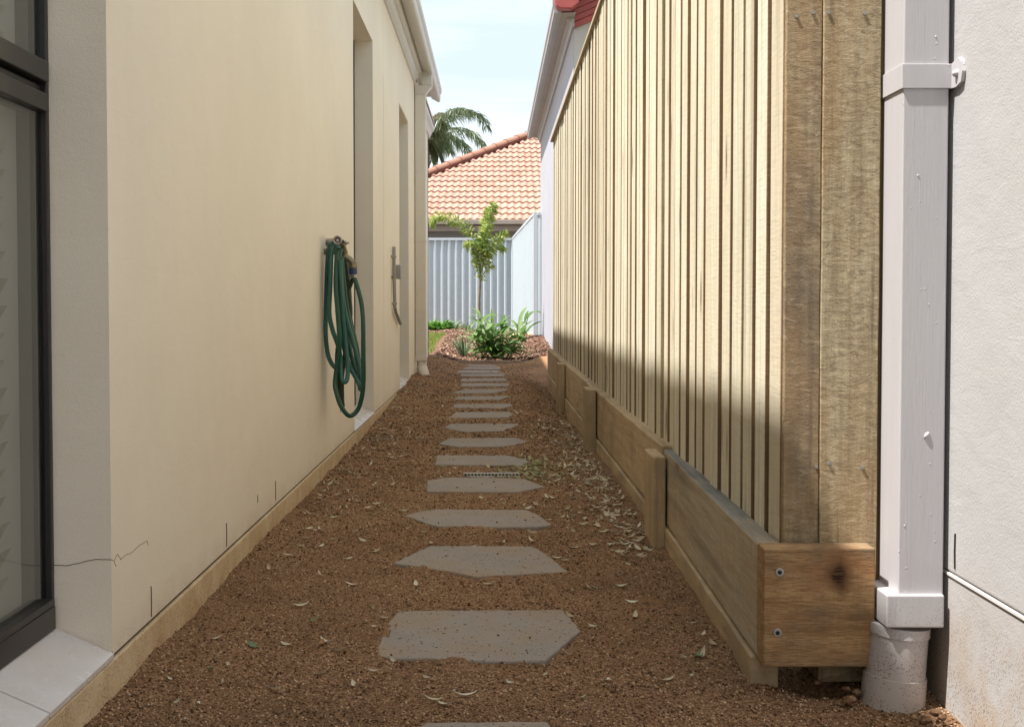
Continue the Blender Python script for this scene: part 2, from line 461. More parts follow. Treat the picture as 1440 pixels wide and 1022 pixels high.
n = g.bump(g.noise(g.map((6, 40, 50)), 3, 6, 0.7), 0.5, 0.0018)
n = g.bump(g.noise(P, 240, 3, 0.7), 0.4, 0.001, n)
fg = g.noise(g.map((12, 60, 130)), 3, 6, 0.75)
c = g.mix(g.mr(fg, 0.40, 0.55, 0.75, 0.0), c, (0.17, 0.095, 0.045))
n = g.bump(fg, 0.5, 0.0014, n)
M['end_sleeper'] = g.fin(c, 0.75, n, spec=0.2)
M['screw'] = m_plain('zinc_screw', (0.42, 0.43, 0.44), 0.4, metal=0.7, relief=0.2)
M['nail'] = m_plain('galvanised_nail', (0.36, 0.35, 0.34), 0.45, metal=0.6)
# ground
def m_soil():
    g = G('brown_crusher_soil'); W = g.world()
    c = g.ramp(g.noise(W, 150, 5, 0.75), [(0.36, (0.10, 0.056, 0.030)), (0.5, (0.27, 0.152, 0.082)), (0.66, (0.50, 0.32, 0.19))])
    c = g.mix(g.mr(g.noise(W, 2.1, 5, 0.6), 0.42, 0.62, 0, 0.6), c, (0.17, 0.098, 0.056))
    c = g.mix(g.mr(g.noise(W, 1.1, 4, 0.6), 0.52, 0.68, 0, 0.45), c, (0.38, 0.215, 0.11))
    n = g.bump(g.noise(W, 320, 4, 0.7), 0.9, 0.004)
    n = g.bump(g.noise(W, 60, 4, 0.65), 0.7, 0.010, n)
    return g.fin(c, 0.95, n, spec=0.1)
M['soil'] = m_soil()
g = G('soil_granules')
c = g.ramp(g.island(), [(0.0, (0.055, 0.028, 0.015)), (0.35, (0.20, 0.11, 0.058)), (0.7, (0.36, 0.215, 0.12)), (0.93, (0.56, 0.38, 0.235)), (0.985, (0.47, 0.32, 0.20)), (1.0, (0.55, 0.47, 0.38))])
M['grain'] = g.fin(c, 0.9, spec=0.15)
g = G('terrain'); W = g.world()
M['terrain'] = g.fin(g.mix(g.noise(W, 0.4, 5), (0.08, 0.09, 0.04), (0.16, 0.12, 0.07)), 0.95, g.bump(g.noise(W, 9, 4), 0.5, 0.05))
g = G('mulch_ground'); W = g.world()
c = g.ramp(g.noise(W, 30, 6, 0.75), [(0.3, (0.06, 0.028, 0.016)), (0.5, (0.17, 0.085, 0.05)), (0.7, (0.32, 0.19, 0.13))])
M['mulch'] = g.fin(c, 0.95, g.bump(g.noise(W, 50, 5), 1.0, 0.02))
g = G('mulch_chip')
c = g.ramp(g.island(), [(0, (0.05, 0.022, 0.014)), (0.45, (0.13, 0.062, 0.038)), (0.8, (0.21, 0.115, 0.072)), (1, (0.38, 0.27, 0.19))])
M['chip'] = g.fin(c, 0.9)
g = G('bluestone_paver'); P = g.map(rand=True); W = g.world()
c = g.mix(g.noise(P, 6, 5, 0.65), (0.235, 0.205, 0.185), (0.335, 0.29, 0.25))
c = g.mix(g.mr(g.noise(W, 5.5, 5, 0.65), 0.46, 0.68, 0, 0.6), c, (0.33, 0.225, 0.135))
c = g.mix(g.mr(g.noise(P, 240, 4, 0.8), 0.36, 0.5, 0.45, 0.0), c, (0.12, 0.085, 0.07))
pit = g.mr(g.vor(P, 38), 0.07, 0.13, 1.0, 0.0)
pit = g.math('MULTIPLY', pit, g.mr(g.noise(P, 60, 2), 0.46, 0.50))
pit2 = g.mr(g.vor(P, 105), 0.12, 0.20, 1.0, 0.0)
pit2 = g.math('MULTIPLY', pit2, g.mr(g.noise(P, 42, 2), 0.50, 0.54))
pt = g.math('MAXIMUM', pit, pit2)
c = g.mix(g.math('MULTIPLY', pt, 0.85), c, (0.03, 0.022, 0.02))
n = g.bump(pt, 1.0, -0.004)
n = g.bump(g.noise(P, 130, 4, 0.7), 0.5, 0.0015, n)
M['paver'] = g.fin(c, 0.8, n, spec=0.25)
M['concrete'] = m_plain('concrete_path', (0.50, 0.47, 0.43), 0.85, relief=0.4, scale=60)
M['edging'] = m_wood('timber_edging', (0.3, 0.24, 0.19), (0.22, 0.17, 0.13), (0.12, 0.09, 0.07), 'X', knots=0)
# vegetation
M['dry_leaf'] = m_leaf('dry_leaf', [(0.30, 0.20, 0.12), (0.60, 0.52, 0.36), (0.74, 0.68, 0.52), (0.45, 0.39, 0.24), (0.84, 0.80, 0.68)], rough=0.7, trans=0.15)
M['dry_leaf_o'] = m_leaf('dry_leaf_single', [(0.46, 0.36, 0.22), (0.68, 0.60, 0.44), (0.56, 0.52, 0.35), (0.80, 0.74, 0.60)], 'obj', rough=0.7, trans=0.15)
M['brown_leaf'] = m_leaf('brown_leaf', [(0.42, 0.22, 0.11), (0.46, 0.27, 0.14)], 'obj', 0.7)
M['green_leaf'] = m_leaf('green_leaf', [(0.14, 0.22, 0.10), (0.20, 0.28, 0.13)], 'obj')
M['olive_leaf'] = m_leaf('olive_leaf', [(0.26, 0.27, 0.12), (0.42, 0.41, 0.22), (0.60, 0.56, 0.38)], 'island', 0.6)
M['bush'] = m_leaf('bush_leaf', [(0.10, 0.20, 0.05), (0.22, 0.36, 0.11), (0.36, 0.48, 0.24), (0.17, 0.30, 0.08)], 'obj', 0.35, 0.5)
M['bush_low'] = m_leaf('bush_small_leaf', [(0.07, 0.19, 0.03), (0.18, 0.36, 0.06), (0.11, 0.27, 0.04)], 'island', 0.4, 0.35)
M['fox'] = m_leaf('foxtail_leaflet', [(0.14, 0.25, 0.05), (0.30, 0.42, 0.09), (0.48, 0.54, 0.15), (0.62, 0.60, 0.24)], 'island', 0.4, 0.5)
M['palm'] = m_leaf('palm_leaflet', [(0.08, 0.12, 0.05), (0.14, 0.19, 0.09), (0.24, 0.28, 0.16)], 'island', 0.3, 0.5)
M['palm_dry'] = m_leaf('palm_dry_leaflet', [(0.22, 0.16, 0.08), (0.3, 0.24, 0.13)], 'island', 0.6, 0.3)
M['grass'] = m_leaf('lawn_grass', [(0.12, 0.2, 0.03), (0.24, 0.34, 0.06), (0.36, 0.44, 0.12)], 'island', 0.5, 0.3)
M['strap'] = m_leaf('strap_leaf', [(0.08, 0.15, 0.06), (0.22, 0.30, 0.17), (0.42, 0.45, 0.30)], 'island', 0.4, 0.3)
M['bark'] = m_plain('ringed_stem', (0.24, 0.17, 0.12), 0.85, relief=0.8, scale=50, var=0.4)
M['rock'] = m_plain('sandstone', (0.56, 0.40, 0.24), 0.9, relief=0.7, scale=20, var=0.35)
# misc
M['hose'] = m_plain('green_hose', (0.012, 0.085, 0.055), 0.38, var=0.45, relief=0.15, scale=24, spec=0.5)
M['hose_old'] = m_plain('faded_hose', (0.035, 0.14, 0.115), 0.42, var=0.35, relief=0.15, scale=24, spec=0.5)
M['hose_dirty'] = m_plain('dirty_hose', (0.045, 0.070, 0.038), 0.5, var=0.5, relief=0.15, scale=24, spec=0.4)
M['brass'] = m_plain('dull_brass', (0.30, 0.25, 0.15), 0.4, metal=0.6, relief=0.3, var=0.4)
M['chrome'] = m_plain('dull_metal', (0.5, 0.47, 0.45), 0.3, metal=0.8, relief=0.2, var=0.3)
M['blue'] = m_plain('blue_collar', (0.03, 0.055, 0.14), 0.4)
M['grey_pvc'] = m_plain('grey_conduit', (0.34, 0.32, 0.29), 0.5, relief=0.1)
M['cbond'] = m_plain('pale_steel_sheet', (0.52, 0.58, 0.62), 0.45, var=0.06, spec=0.4)
M['cbond_rail'] = m_plain('pale_steel_rail', (0.56, 0.60, 0.64), 0.45, var=0.05)
M['fascia'] = m_plain('brown_fascia', (0.38, 0.29, 0.25), 0.5)
M['fascia_lt'] = m_plain('brown_gutter', (0.40, 0.32, 0.28), 0.45)
M['mauve'] = m_render('mauve_grey_wall', (0.42, 0.40, 0.43), (0.3, 0.25, 0.2), 0.2, fine=60)
M['red'] = m_plain('red_roof_steel', (0.46, 0.10, 0.09), 0.45, var=0.2)
M['taupe'] = m_plain('taupe_soffit', (0.44, 0.39, 0.36), 0.6)
M['gutter_dk'] = m_plain('grey_gutter', (0.42, 0.41, 0.41), 0.4)
def m_tile():
    g = G('terracotta_tile'); P = g.map(rand=True)
    c = g.ramp(g.rnd(), [(0.0, (0.34, 0.18, 0.13)), (0.3, (0.39, 0.22, 0.165)), (0.6, (0.42, 0.25, 0.19)), (1.0, (0.36, 0.195, 0.15))])
    c = g.mix(g.mr(g.noise(P, 25, 5, 0.7), 0.42, 0.7, 0, 0.55), c, (0.46, 0.31, 0.24))
    return g.fin(c, 0.75, g.bump(g.noise(P, 60, 3), 0.4, 0.004))
M['tile'] = m_tile()
M['hip'] = m_plain('hip_cap_terracotta', (0.37, 0.18, 0.125), 0.75, var=0.3, relief=0.4, scale=18)
M['mortar'] = m_plain('red_mortar', (0.20, 0.07, 0.05), 0.9)

# ================================================================== LARGE STRUCTURE
# ---- terrain to the horizon
xs = np.concatenate([np.linspace(-1500, -20, 14), np.linspace(-12, 12, 33), np.linspace(20, 1500, 14)])
ys = np.concatenate([np.linspace(-1500, -12, 12), np.linspace(-8, 36, 60), np.linspace(45, 1500, 14)])
X, Y = np.meshgrid(xs, ys)
Z = gz(X, Y) - 0.07
nx, ny = len(xs), len(ys)
i = np.arange(ny - 1)[:, None] * nx + np.arange(nx - 1)[None, :]
FQ = np.stack([i, i + 1, i + nx + 1, i + nx], -1).reshape(-1, 4)
o = link('ground', np_mesh('ground', np.stack([X, Y, Z], -1).reshape(-1, 3), FQ, M['terrain'], True))
o['kind'] = 'structure'

# ---- soil path: fine mesh, finer near the camera
def soil_z(x, y):
    z = gz(x, y)
    z = z - 0.010 * np.exp(-((x - 0.68) / 0.12) ** 2 - ((y - 1.93) / 0.12) ** 2)
    z = z + 0.022 * fbm(x * 2.2, y * 2.2, 3) + 0.012 * fbm(x * 14, y * 14, 3)
    z = z + 0.008 * fbm(x * 60, y * 60, 3, 0.6)
    # loose soil heaped a little against the wall and the sleepers
    z = z + 0.016 * ss(-0.55, -0.66, x) * (0.5 + fbm(x * 3, y * 5, 2))
    z = z - 0.045 * np.exp(-((x - 0.575) / 0.055) ** 2 - ((y - 2.07) / 0.05) ** 2)
    return z
ys = [1.2]
while ys[-1] < 12.86:
    ys.append(ys[-1] + 0.0042 * max(1.0, ys[-1] / 2.0) ** 1.6)
ys = np.array(ys); xs = np.linspace(-0.70, 0.86, 340)
X, Y = np.meshgrid(xs, ys); Z = soil_z(X, Y)
nx, ny = len(xs), len(ys)
i = np.arange(ny - 1)[:, None] * nx + np.arange(nx - 1)[None, :]
FQ = np.stack([i, i + 1, i + nx + 1, i + nx], -1).reshape(-1, 4)
o = link('soil_path', np_mesh('soil_path', np.stack([X, Y, Z], -1).reshape(-1, 3), FQ, M['soil'], True))
tag(o, 'brown crushed soil path between the cream wall and the timber retaining wall', None, None, 'structure')

# ---- mulch bed, lawn and concrete strip
xs = np.linspace(-2.6, 0.85, 70); ys = np.linspace(12.86, 23.2, 160)
X, Y = np.meshgrid(xs, ys); Z = gz(X, Y) + 0.05 * fbm(X * 3, Y * 3, 3)
i = np.arange(159)[:, None] * 70 + np.arange(69)[None, :]
FQ = np.stack([i, i + 1, i + 71, i + 70], -1).reshape(-1, 4)
o = link('mulch_bed', np_mesh('mulch_bed', np.stack([X, Y, Z], -1).reshape(-1, 3), FQ, M['mulch'], True))
o['kind'] = 'structure'; o['label'] = 'reddish bark mulch bed at the end of the path'

# ---- left house ---------------------------------------------------
XW = -0.645
house = thing('rendered_house', 'cream rendered house wall with recessed windows along the left of the path', 'house', (XW, 5, 0))
def wall_plane(x, y0, y1, z0, z1, openings, depth=0.10):
    mb = MB()
    yb = sorted({y0, y1, *[k for q in openings for k in q[:2]]})
    zb = sorted({z0, z1, *[k for q in openings for k in q[2:]]})
    idx = {}
    def vid(y, z):
        if (y, z) not in idx:
            idx[(y, z)] = len(mb.v); mb.v.append((x, y, z))
        return idx[(y, z)]
    for a, b in zip(yb, yb[1:]):
        for c_, d in zip(zb, zb[1:]):
            if any(q[0] <= a and b <= q[1] and q[2] <= c_ and d <= q[3] for q in openings): continue
            mb.f.append((vid(a, c_), vid(a, d), vid(b, d), vid(b, c_)))
    for (a, b, c_, d) in openings:
        ring = [(a, c_), (a, d), (b, d), (b, c_)]
        back = []
        for (y, z) in ring:
            back.append(len(mb.v)); mb.v.append((x - depth, y, z))
        fr = [vid(*r) for r in ring]
        for k in range(4):
            k2 = (k + 1) % 4
            if ring[k][0] != ring[k2][0] or True:
                # walk along existing break points so that the edges join up
                mb.f.append((fr[k], fr[k2], back[k2], back[k]))
    return mb
ZT, ZJ = 2.60, 0.074
WIN = [(0.35, 1.98, ZJ, 2.06), (5.46, 6.34, ZJ, 2.06), (8.11, 9.0, ZJ, 2.03)]
# one mesh per solid run of wall so that every opening edge is a true corner
def wall_shell(x, y0, y1, openings, z0, z1, name, parent):
    bm = bmesh.new()
    zb = [z0, z1]
    mb = wall_plane(x, y0, y1, z0, z1, openings)
    vs = [bm.verts.new(v) for v in mb.v]
    for f in mb.f:
        try: bm.faces.new([vs[k] for k in f])
        except ValueError: pass
    bmesh.ops.remove_doubles(bm, verts=bm.verts, dist=1e-5)
    me = bpy.data.meshes.new(name)
    base = wloc(parent)
    bmesh.ops.translate(bm, verts=bm.verts, vec=-base)
    bmesh.ops.recalc_face_normals(bm, faces=bm.faces)
    bm.to_mesh(me); bm.free(); me.materials.append(M['cream'])
    return link(name, me, parent)
# each opening reaches the joint line, so the wall splits there cleanly
w1 = wall_shell(XW, -3.0, 9.93, WIN, ZJ, ZT, 'wall', house)
bevel(w1, 0.007, 3)
w2 = wall_shell(-0.70, 9.93, 12.7, [(10.45, 11.15, ZJ + 0.05, 2.03)], -0.1, ZT, 'wall', house)
bevel(w2, 0.007, 3)
# slab edge below the joint, ragged where the render was trowelled
mb = MB()
mb.box(-0.74, XW + 0.0035, -3.0, 9.93, -0.15, ZJ - 0.0075)
obj('slab_edge', mb, M['slab'], house, bev=0.003)
mb = MB(); mb.box(-0.74, XW - 0.004, -3.0, 9.93, ZJ - 0.009, ZJ + 0.0015)
obj('joint', mb, M['crack'], house)
# rest of the shell: end, back and inside
mb = MB()
mb.box(-6.2, -0.74, -3.0, -2.9, 0, ZT)
mb.box(-6.2, -0.70, 12.6, 12.7, -0.1, ZT)
mb.box(-6.2, -6.1, -2.9, 12.6, 0, ZT)
mb.box(-0.70, -0.645, 9.9, 9.93, -0.1, ZT)
obj('outer_shell', mb, M['cream'], house)
mb = MB(); mb.box(-6.1, -1.6, -2.9, 12.6, -0.02, 0.02); mb.box(-2.7, -2.6, -2.9, 12.6, 0.02, 2.5)
obj('interior', mb, M['inner'], house)
# roof over it
mb = MB()
for (xe, ya, yb) in ((-0.515, -3.3, 10.98), (-0.635, 10.99, 12.8)):
    mb.add([(xe, ya, 2.60), (xe, yb, 2.60), (-3.4, yb, 3.95), (-3.4, ya, 3.95), (-6.4, ya, 2.60), (-6.4, yb, 2.60),
        (xe, ya, 2.572), (xe, yb, 2.572), (-6.4, ya, 2.572), (-6.4, yb, 2.572)],
       [(0, 1, 2, 3), (3, 2, 5, 4), (6, 8, 9, 7), (0, 6, 7, 1), (4, 5, 9, 8), (0, 3, 4, 8, 6), (1, 7, 9, 5, 2)])
obj('roof', mb, M['fascia'], house)
# cornice, soffit, gutter of the first run
mb = MB(); mb.sweep([(XW, 2.44), (XW + 0.012, 2.44), (XW + 0.022, 2.47), (XW + 0.040, 2.49), (XW + 0.040, 2.515), (XW + 0.062, 2.525), (XW + 0.062, 2.56), (XW, 2.56)], -3.0, 9.62)
obj('cornice', mb, M['trim'], house)
mb = MB(); mb.sweep([(XW, 2.5605), (-0.512, 2.5605), (-0.512, 2.5685), (XW, 2.5685)], -3.2, 10.95)
obj('soffit', mb, M['soffit'], house)
mb = MB(); mb.sweep([(-0.575, 2.553), (-0.515, 2.520), (-0.500, 2.520), (-0.492, 2.535), (-0.492, 2.585), (-0.480, 2.605), (-0.480, 2.645), (-0.494, 2.645), (-0.500, 2.60), (-0.575, 2.599)], -3.3, 11.0)
obj('gutter', mb, M['trim'], house, bev=0.002)
mb = MB(); mb.sweep([(-0.70, 2.44), (-0.685, 2.44), (-0.665, 2.49), (-0.640, 2.51), (-0.640, 2.555), (-0.70, 2.555)], 9.95, 12.78)
obj('cornice', mb, M['trim'], house)

def window(yr0, yr1, z0, z1, transom=None, full=True, tiles=None, xr=XW):
    """aluminium window in its reveal: frame, panes, sill tiles"""
    xf = xr - 0.10
    wv = link('window', None, house, Vector((xf, yr0, z0)) - wloc(house))
    fw = 0.012 if full and yr1 < 3 else 0.03
    mb = MB()
    mb.box(xf - 0.012, xf + 0.004, yr1 - fw, yr1, z0, z1)
    mb.box(xf - 0.012, xf + 0.004, yr0, yr0 + fw, z0, z1)
    mb.box(xf - 0.030, xf + 0.004, yr0 + fw, yr1 - fw, z1 - fw, z1)
    mb.box(xf - 0.030, xf + 0.010, yr0 + fw, yr1 - fw, z0, z0 + 0.040)
    mb.box(xf - 0.030, xf + 0.009, yr0 + fw, yr1 - fw, z0 + 0.040, z0 + 0.052)
    if transom:
        mb.box(xf - 0.050, xf + 0.006, yr0 + fw, yr1 - fw, transom, transom + 0.030)
        mb.box(xf - 0.046, xf - 0.006, yr0 + fw, yr1 - fw, transom + 0.034, transom + 0.044)
        mb.box(xf - 0.050, xf + 0.009, yr0 + fw, yr1 - fw, transom + 0.048, transom + 0.082)
    obj('frame', mb, M['dark_alu'], wv, bev=0.002)
    mb = MB()
    if transom:
        mb.box(xf - 0.011, xf - 0.006, yr0 + fw, yr1 - fw, z0 + 0.052, transom)
        obj('pane', mb, M['glass'], wv)
        mb = MB(); mb.box(xf - 0.011, xf - 0.006, yr0 + fw, yr1 - fw, transom + 0.082, z1 - fw)
        obj('pane', mb, M['glass'], wv)
    else:
        mb.box(xf - 0.011, xf - 0.006, yr0 + fw, yr1 - fw, z0 + 0.052, z1 - fw)
        obj('pane', mb, M['glass'], wv)
    return wv
zs_in, zs_out = 0.122, 0.078
ws = []
for k, (a, b, c_, d) in enumerate(WIN):
    wv = window(a, b, zs_in, d, transom=0.985 if k == 0 else None)
    ws.append(wv)
    # sloping sill tiles with open joints
    n = max(2, round((b - a) / 0.293)); 
    edges = [b - 0.291 * q for q in range(n + 1)]
    edges[-1] = a
    gb = MB().add([(XW - 0.10, a, zs_in - 0.014), (XW - 0.10, b, zs_in - 0.014), (XW + 0.001, b, zs_out - 0.012), (XW + 0.001, a, zs_out - 0.012),
                   (XW - 0.10, a, 0.05), (XW - 0.10, b, 0.05), (XW + 0.001, b, 0.05), (XW + 0.001, a, 0.05)],
                  [(0, 1, 2, 3), (7, 6, 5, 4), (0, 4, 5, 1), (1, 5, 6, 2), (2, 6, 7, 3), (3, 7, 4, 0)])
    obj('sill_bed', gb, M['grout'], wv)
    for y1, y0 in zip(edges, edges[1:]):
        if y1 - y0 < 0.03: continue
        y0 += 0.002; y1 -= 0.002
        sb = MB().add([(XW - 0.095, y0, zs_in), (XW - 0.095, y1, zs_in), (XW + 0.004, y1, zs_out), (XW + 0.004, y0, zs_out),
                       (XW - 0.095, y0, zs_in - 0.010), (XW - 0.095, y1, zs_in - 0.010), (XW + 0.004, y1, zs_out - 0.010), (XW + 0.004, y0, zs_out - 0.010)],
                      [(0, 1, 2, 3), (7, 6, 5, 4), (0, 4, 5, 1), (1, 5, 6, 2), (2, 6, 7, 3), (3, 7, 4, 0)])
        obj('sill_tile', sb, M['sill'], wv, bev=0.0015)
# window behind the second wall run
xf = -0.80
wv = link('window', None, house, Vector((xf, 10.45, 0.12)) - wloc(house))
mb = MB()
for q in ((10.45, 10.49, 0.12, 2.03), (11.11, 11.15, 0.12, 2.03), (10.49, 11.11, 0.12, 0.16), (10.49, 11.11, 1.99, 2.03)): mb.box(xf - 0.04, xf + 0.003, *q)
obj('frame', mb, M['dark_alu'], wv)
mb = MB(); mb.box(xf - 0.02, xf - 0.015, 10.49, 11.11, 0.16, 1.99); obj('pane', mb, M['glass'], wv)

# inner jamb, blind and slats behind the near window
jb = MB(); jb.box(-0.830, -0.759, 1.960, 1.985, 0.13, 2.03)
obj('inner_jamb', jb, M['inner'], ws[0])
bl = thing('window_blind', 'white blind with tilted grey slats behind the dark framed window at far left', 'blind', (-0.83, 1.2, 0.14))
mb = MB(); mb.box(-0.795, -0.787, 0.4, 1.955, 0.15, 2.0)
obj('fabric', mb, M['blind_in'], bl)
mb0 = MB().add([(-0.784, 0, -0.036), (-0.764, 0, 0.0), (-0.764, 1.36, 0.0), (-0.784, 1.36, -0.036), (-0.785, 0, -0.035), (-0.765, 0, 0.001), (-0.765, 1.36, 0.001), (-0.785, 1.36, -0.035)],
               [(0, 1, 2, 3), (7, 6, 5, 4), (0, 4, 5, 1), (1, 5, 6, 2), (2, 6, 7, 3), (3, 7, 4, 0)])
sme = mesh_of('slat', mb0, M['slat'], (-0.83, 0, 0))
for q in range(44):
    o = link('slat', sme, bl)
    o.location = (0.0, -0.708 + 0.01 * math.sin(q * 1.3) - 0.00 * q, 0.10 + q * 0.0425)
# blinds of the other windows
for (a, b, c_, d), wv in zip(WIN[1:], ws[1:]):
    mb = MB(); mb.box(-0.86, -0.85, a - 0.1, b + 0.1, 0.1, d + 0.05)
    obj('blind', mb, M['inner'], wv)

# cracks, slits and control joints in the render
def line3(pts, r, name='crack', mat='crack', par=house, jit=0.0):
    out = []
    for a, b in zip(pts, pts[1:]):
        n = max(2, int((b - a).length / 0.004)) if jit else 2
        for q in range(n):
            p = a.lerp(b, q / n)
            out.append(p + Vector((0, random.uniform(-jit, jit), random.uniform(-jit, jit))))
    out.append(pts[-1])
    return out
mb = MB()
p = [atY(u, v, 1.979) for u, v in ((72, 794), (95, 795), (120, 789), (133, 786), (157.5, 787))]
q = line3(p, 0.001, jit=0.0006)
mb.tube([(v.x, 1.9795, v.z) for v in q], 0.0006, 4)
for path in (((157.5, 787), (160, 788), (163, 796)), ((160, 788), (165, 779), (170, 786), (178, 779), (185, 777), (196, 766), (207, 760)), ((207, 760), (208, 766))):
    q = line3([atX(u, v, XW) for u, v in path], 0.001, jit=0.0006)
    mb.tube([(XW + 0.0002, v.y, v.z) for v in q], 0.00045, 4)
obj('crack', mb, M['crack'], house)
mb = MB()
for (u, v0, v1, r) in ((212, 824, 867, 0.0014), (318, 735, 768, 0.0016), (387, 676, 703, 0.0016), (362, 696, 707, 0.0012), (478, 560, 580, 0.002)):
    a = atX(u, v0, XW); b = atX(u, v1, XW)
    mb.tube([(XW + 0.0003, a.y, a.z), (XW + 0.0005, a.y + 0.001, (a.z + b.z) / 2), (XW + 0.0003, a.y, b.z)], r, 5)
obj('weep_slit', mb, M['crack'], house)
mb = MB()
a = atX(538.5, 60, XW); mb.box(XW - 0.004, XW + 0.0015, a.y, a.y + 0.010, 0.08, 2.44)
obj('control_joint', mb, M['seal'], house).data.materials[0] = M['cream']
mb = MB(); mb.box(XW, XW + 0.0022, a.y + 0.003, a.y + 0.006, 0.35, 2.0)
obj('control_joint', mb, M['trim'], house)

# ---- right-hand near house
near = thing('white_house', 'off-white rendered wall of the next house at the right edge', 'house', (0.757, 1, 0))
mb = MB(); mb.box(0.757, 0.95, -2.5, 2.065, 0.2235, 2.5)
obj('wall', mb, M['white_render'], near, bev=0.004, seg=3)
mb = MB(); mb.box(0.7575, 0.95, -2.5, 2.065, -0.15, 0.2155)
obj('lower_wall', mb, M['white_render'], near, bev=0.003)
mb = MB(); mb.box(0.7548, 0.90, -2.5, 2.064, 0.2175, 0.2215)
obj('flashing', mb, M['blind'], near)
mb = MB(); mb.box(0.763, 0.94, -2.5, 2.063, 0.2120, 0.2250)
obj('joint', mb, M['crack'], near)
mb = MB(); a = atX(1344, 750, 0.757); b = atX(1344, 800, 0.757)
mb.tube([(0.7568, a.y, a.z), (0.7566, a.y + .001, (a.z + b.z) / 2), (0.7568, a.y, b.z)], 0.0022, 5)
obj('weep_slit', mb, M['grime_and_void'], near)
mb = MB(); mb.box(0.72, 0.95, -2.5, 2.02, 2.5, 2.62); obj('eave', mb, M['trim'], near)

# ---- paling fence
fence = thing('paling_fence', 'tall pale timber paling fence with overlapping boards on the right of the path', 'fence', (0.51, 2.06, 0.2))
def fx(y): return 0.503 + (y - 2.06) * (0.0205 / 8.3)
ZF = 2.065
variants = []
for k in range(4):
    mb = MB()
    wd = 0.0855
    n = 9
    x0, x1 = 0.0, 0.016
    # slightly wavering edges
    pa = [random.uniform(-0.0018, 0.0018) for _ in range(n)]
    pb = [random.uniform(-0.0018, 0.0018) for _ in range(n)]
    vs = []
    for q in range(n):
        z = 1.97 * q / (n - 1)
        vs += [(x0, pa[q], z), (x1, pa[q], z), (x1, wd + pb[q], z), (x0, wd + pb[q], z)]
    fs = [(0, 3, 2, 1), (4 * n - 4, 4 * n - 3, 4 * n - 2, 4 * n - 1)]
    for q in range(n - 1):
        for e in range(4):
            fs.append((q * 4 + e, q * 4 + (e + 1) % 4, q * 4 + 4 + (e + 1) % 4, q * 4 + 4 + e))
    mb.add(vs, fs)
    for bk in (False, True):
        me = mesh_of('paling', mb, M['paling_back'] if bk else M['paling'], (0, 0, 0))
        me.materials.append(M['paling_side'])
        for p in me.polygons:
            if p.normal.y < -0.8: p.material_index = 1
        variants.append(me)
fl = wloc(fence)
y = 2.062; k = 0
per = 0.1130
while y < 10.30:
    fwd = random.uniform(-0.006, 0.004)
    o = link('paling', variants[(k % 4) * 2], fence, Vector((fx(y) + fwd, y, 0.095)) - fl)
    o.rotation_euler = (random.uniform(-0.0008, 0.0008), 0, random.uniform(-0.022, 0.022))
    bevel(o, 0.0012, 1)
    o = link('paling', variants[((k + 2) % 4) * 2 + 1], fence, Vector((fx(y) + 0.0185, y + per / 2 + random.uniform(-0.006, 0.006), 0.095)) - fl)
    y += per + random.uniform(-0.008, 0.010); k += 1
    if k == 1: y = 2.062 + 0.104
mb = MB()
for (z0, z1) in ((0.42, 0.495), (1.1, 1.175), (1.86, 1.935)): mb.box(fx(6) + 0.028, fx(6) + 0.068, 2.10, 10.3, z0, z1)
obj('rail', mb, M['cap'], fence)
mb = MB(); mb.sweep([(fx(6) - 0.018, ZF), (fx(6) + 0.06, ZF), (fx(6) + 0.06, ZF + 0.022), (fx(6) - 0.018, ZF + 0.022)], 2.03, 10.36)
obj('capping', mb, M['cap'], fence, bev=0.002)
# two boards closing the end of the fence, facing the viewer
def board(name, x0, x1, y0, y1, z0, z1, mat, par, seed=0, bev=0.002, wob=0.0):
    """board with a slightly uneven outline"""
    mb = MB(); n = 24; r = random.Random(seed)
    vs = []
    for q in range(n + 1):
        z = z0 + (z1 - z0) * q / n
        a = r.uniform(-wob, wob); b = r.uniform(-wob, wob)
        vs += [(x0 + a, y0, z), (x1 + b, y0, z), (x1 + b, y1, z), (x0 + a, y1, z)]
    fs = [(0, 3, 2, 1), (4 * n, 4 * n + 1, 4 * n + 2, 4 * n + 3)]
    for q in range(n):
        for e in range(4): fs.append((q * 4 + e, q * 4 + (e + 1) % 4, q * 4 + 4 + (e + 1) % 4, q * 4 + 4 + e))
    mb.add(vs, fs)
    return obj(name, mb, mat, par, bev=bev, org=((x0 + x1) / 2, y0, (z0 + z1) / 2))
o = board('end_board', 0.5045, 0.5660, 2.046, 2.061, 0.10, 2.06, M['paling_stain'], fence, 3, 0.0015, 0.0006)
o['label'] = 'narrow dark stained end board'
o = board('end_board', 0.5668, 0.6660, 2.0405, 2.061, 0.10, 2.06, M['paling_rough'], fence, 4, 0.0015, 0.0006)
o['label'] = 'wide rough sawn end board'
board('end_post', 0.5735, 0.70, 2.066, 2.16, 0.0, 2.055, M['paling_rough'], fence, 5)
mb = MB(); mb.box(0.6672, 0.752, 2.052, 2.064, 0.0, 2.06)
obj('end_strip', mb, M['paling_side'], fence)
for (u, v) in ((1120, 23), (1143, 18), (1165, 18), (1216, 19), (1148, 656), (1155, 661), (1166, 651), (1213, 657)):
    yy = 2.045 if u < 1157 else 2.0395
    p = atY(u, v, yy)
    mb = MB(); mb.tube([(p.x, yy - 0.0012, p.z), (p.x, yy + 0.004, p.z)], 0.0030, 10)
    obj('nail', mb, M['nail'], fence)

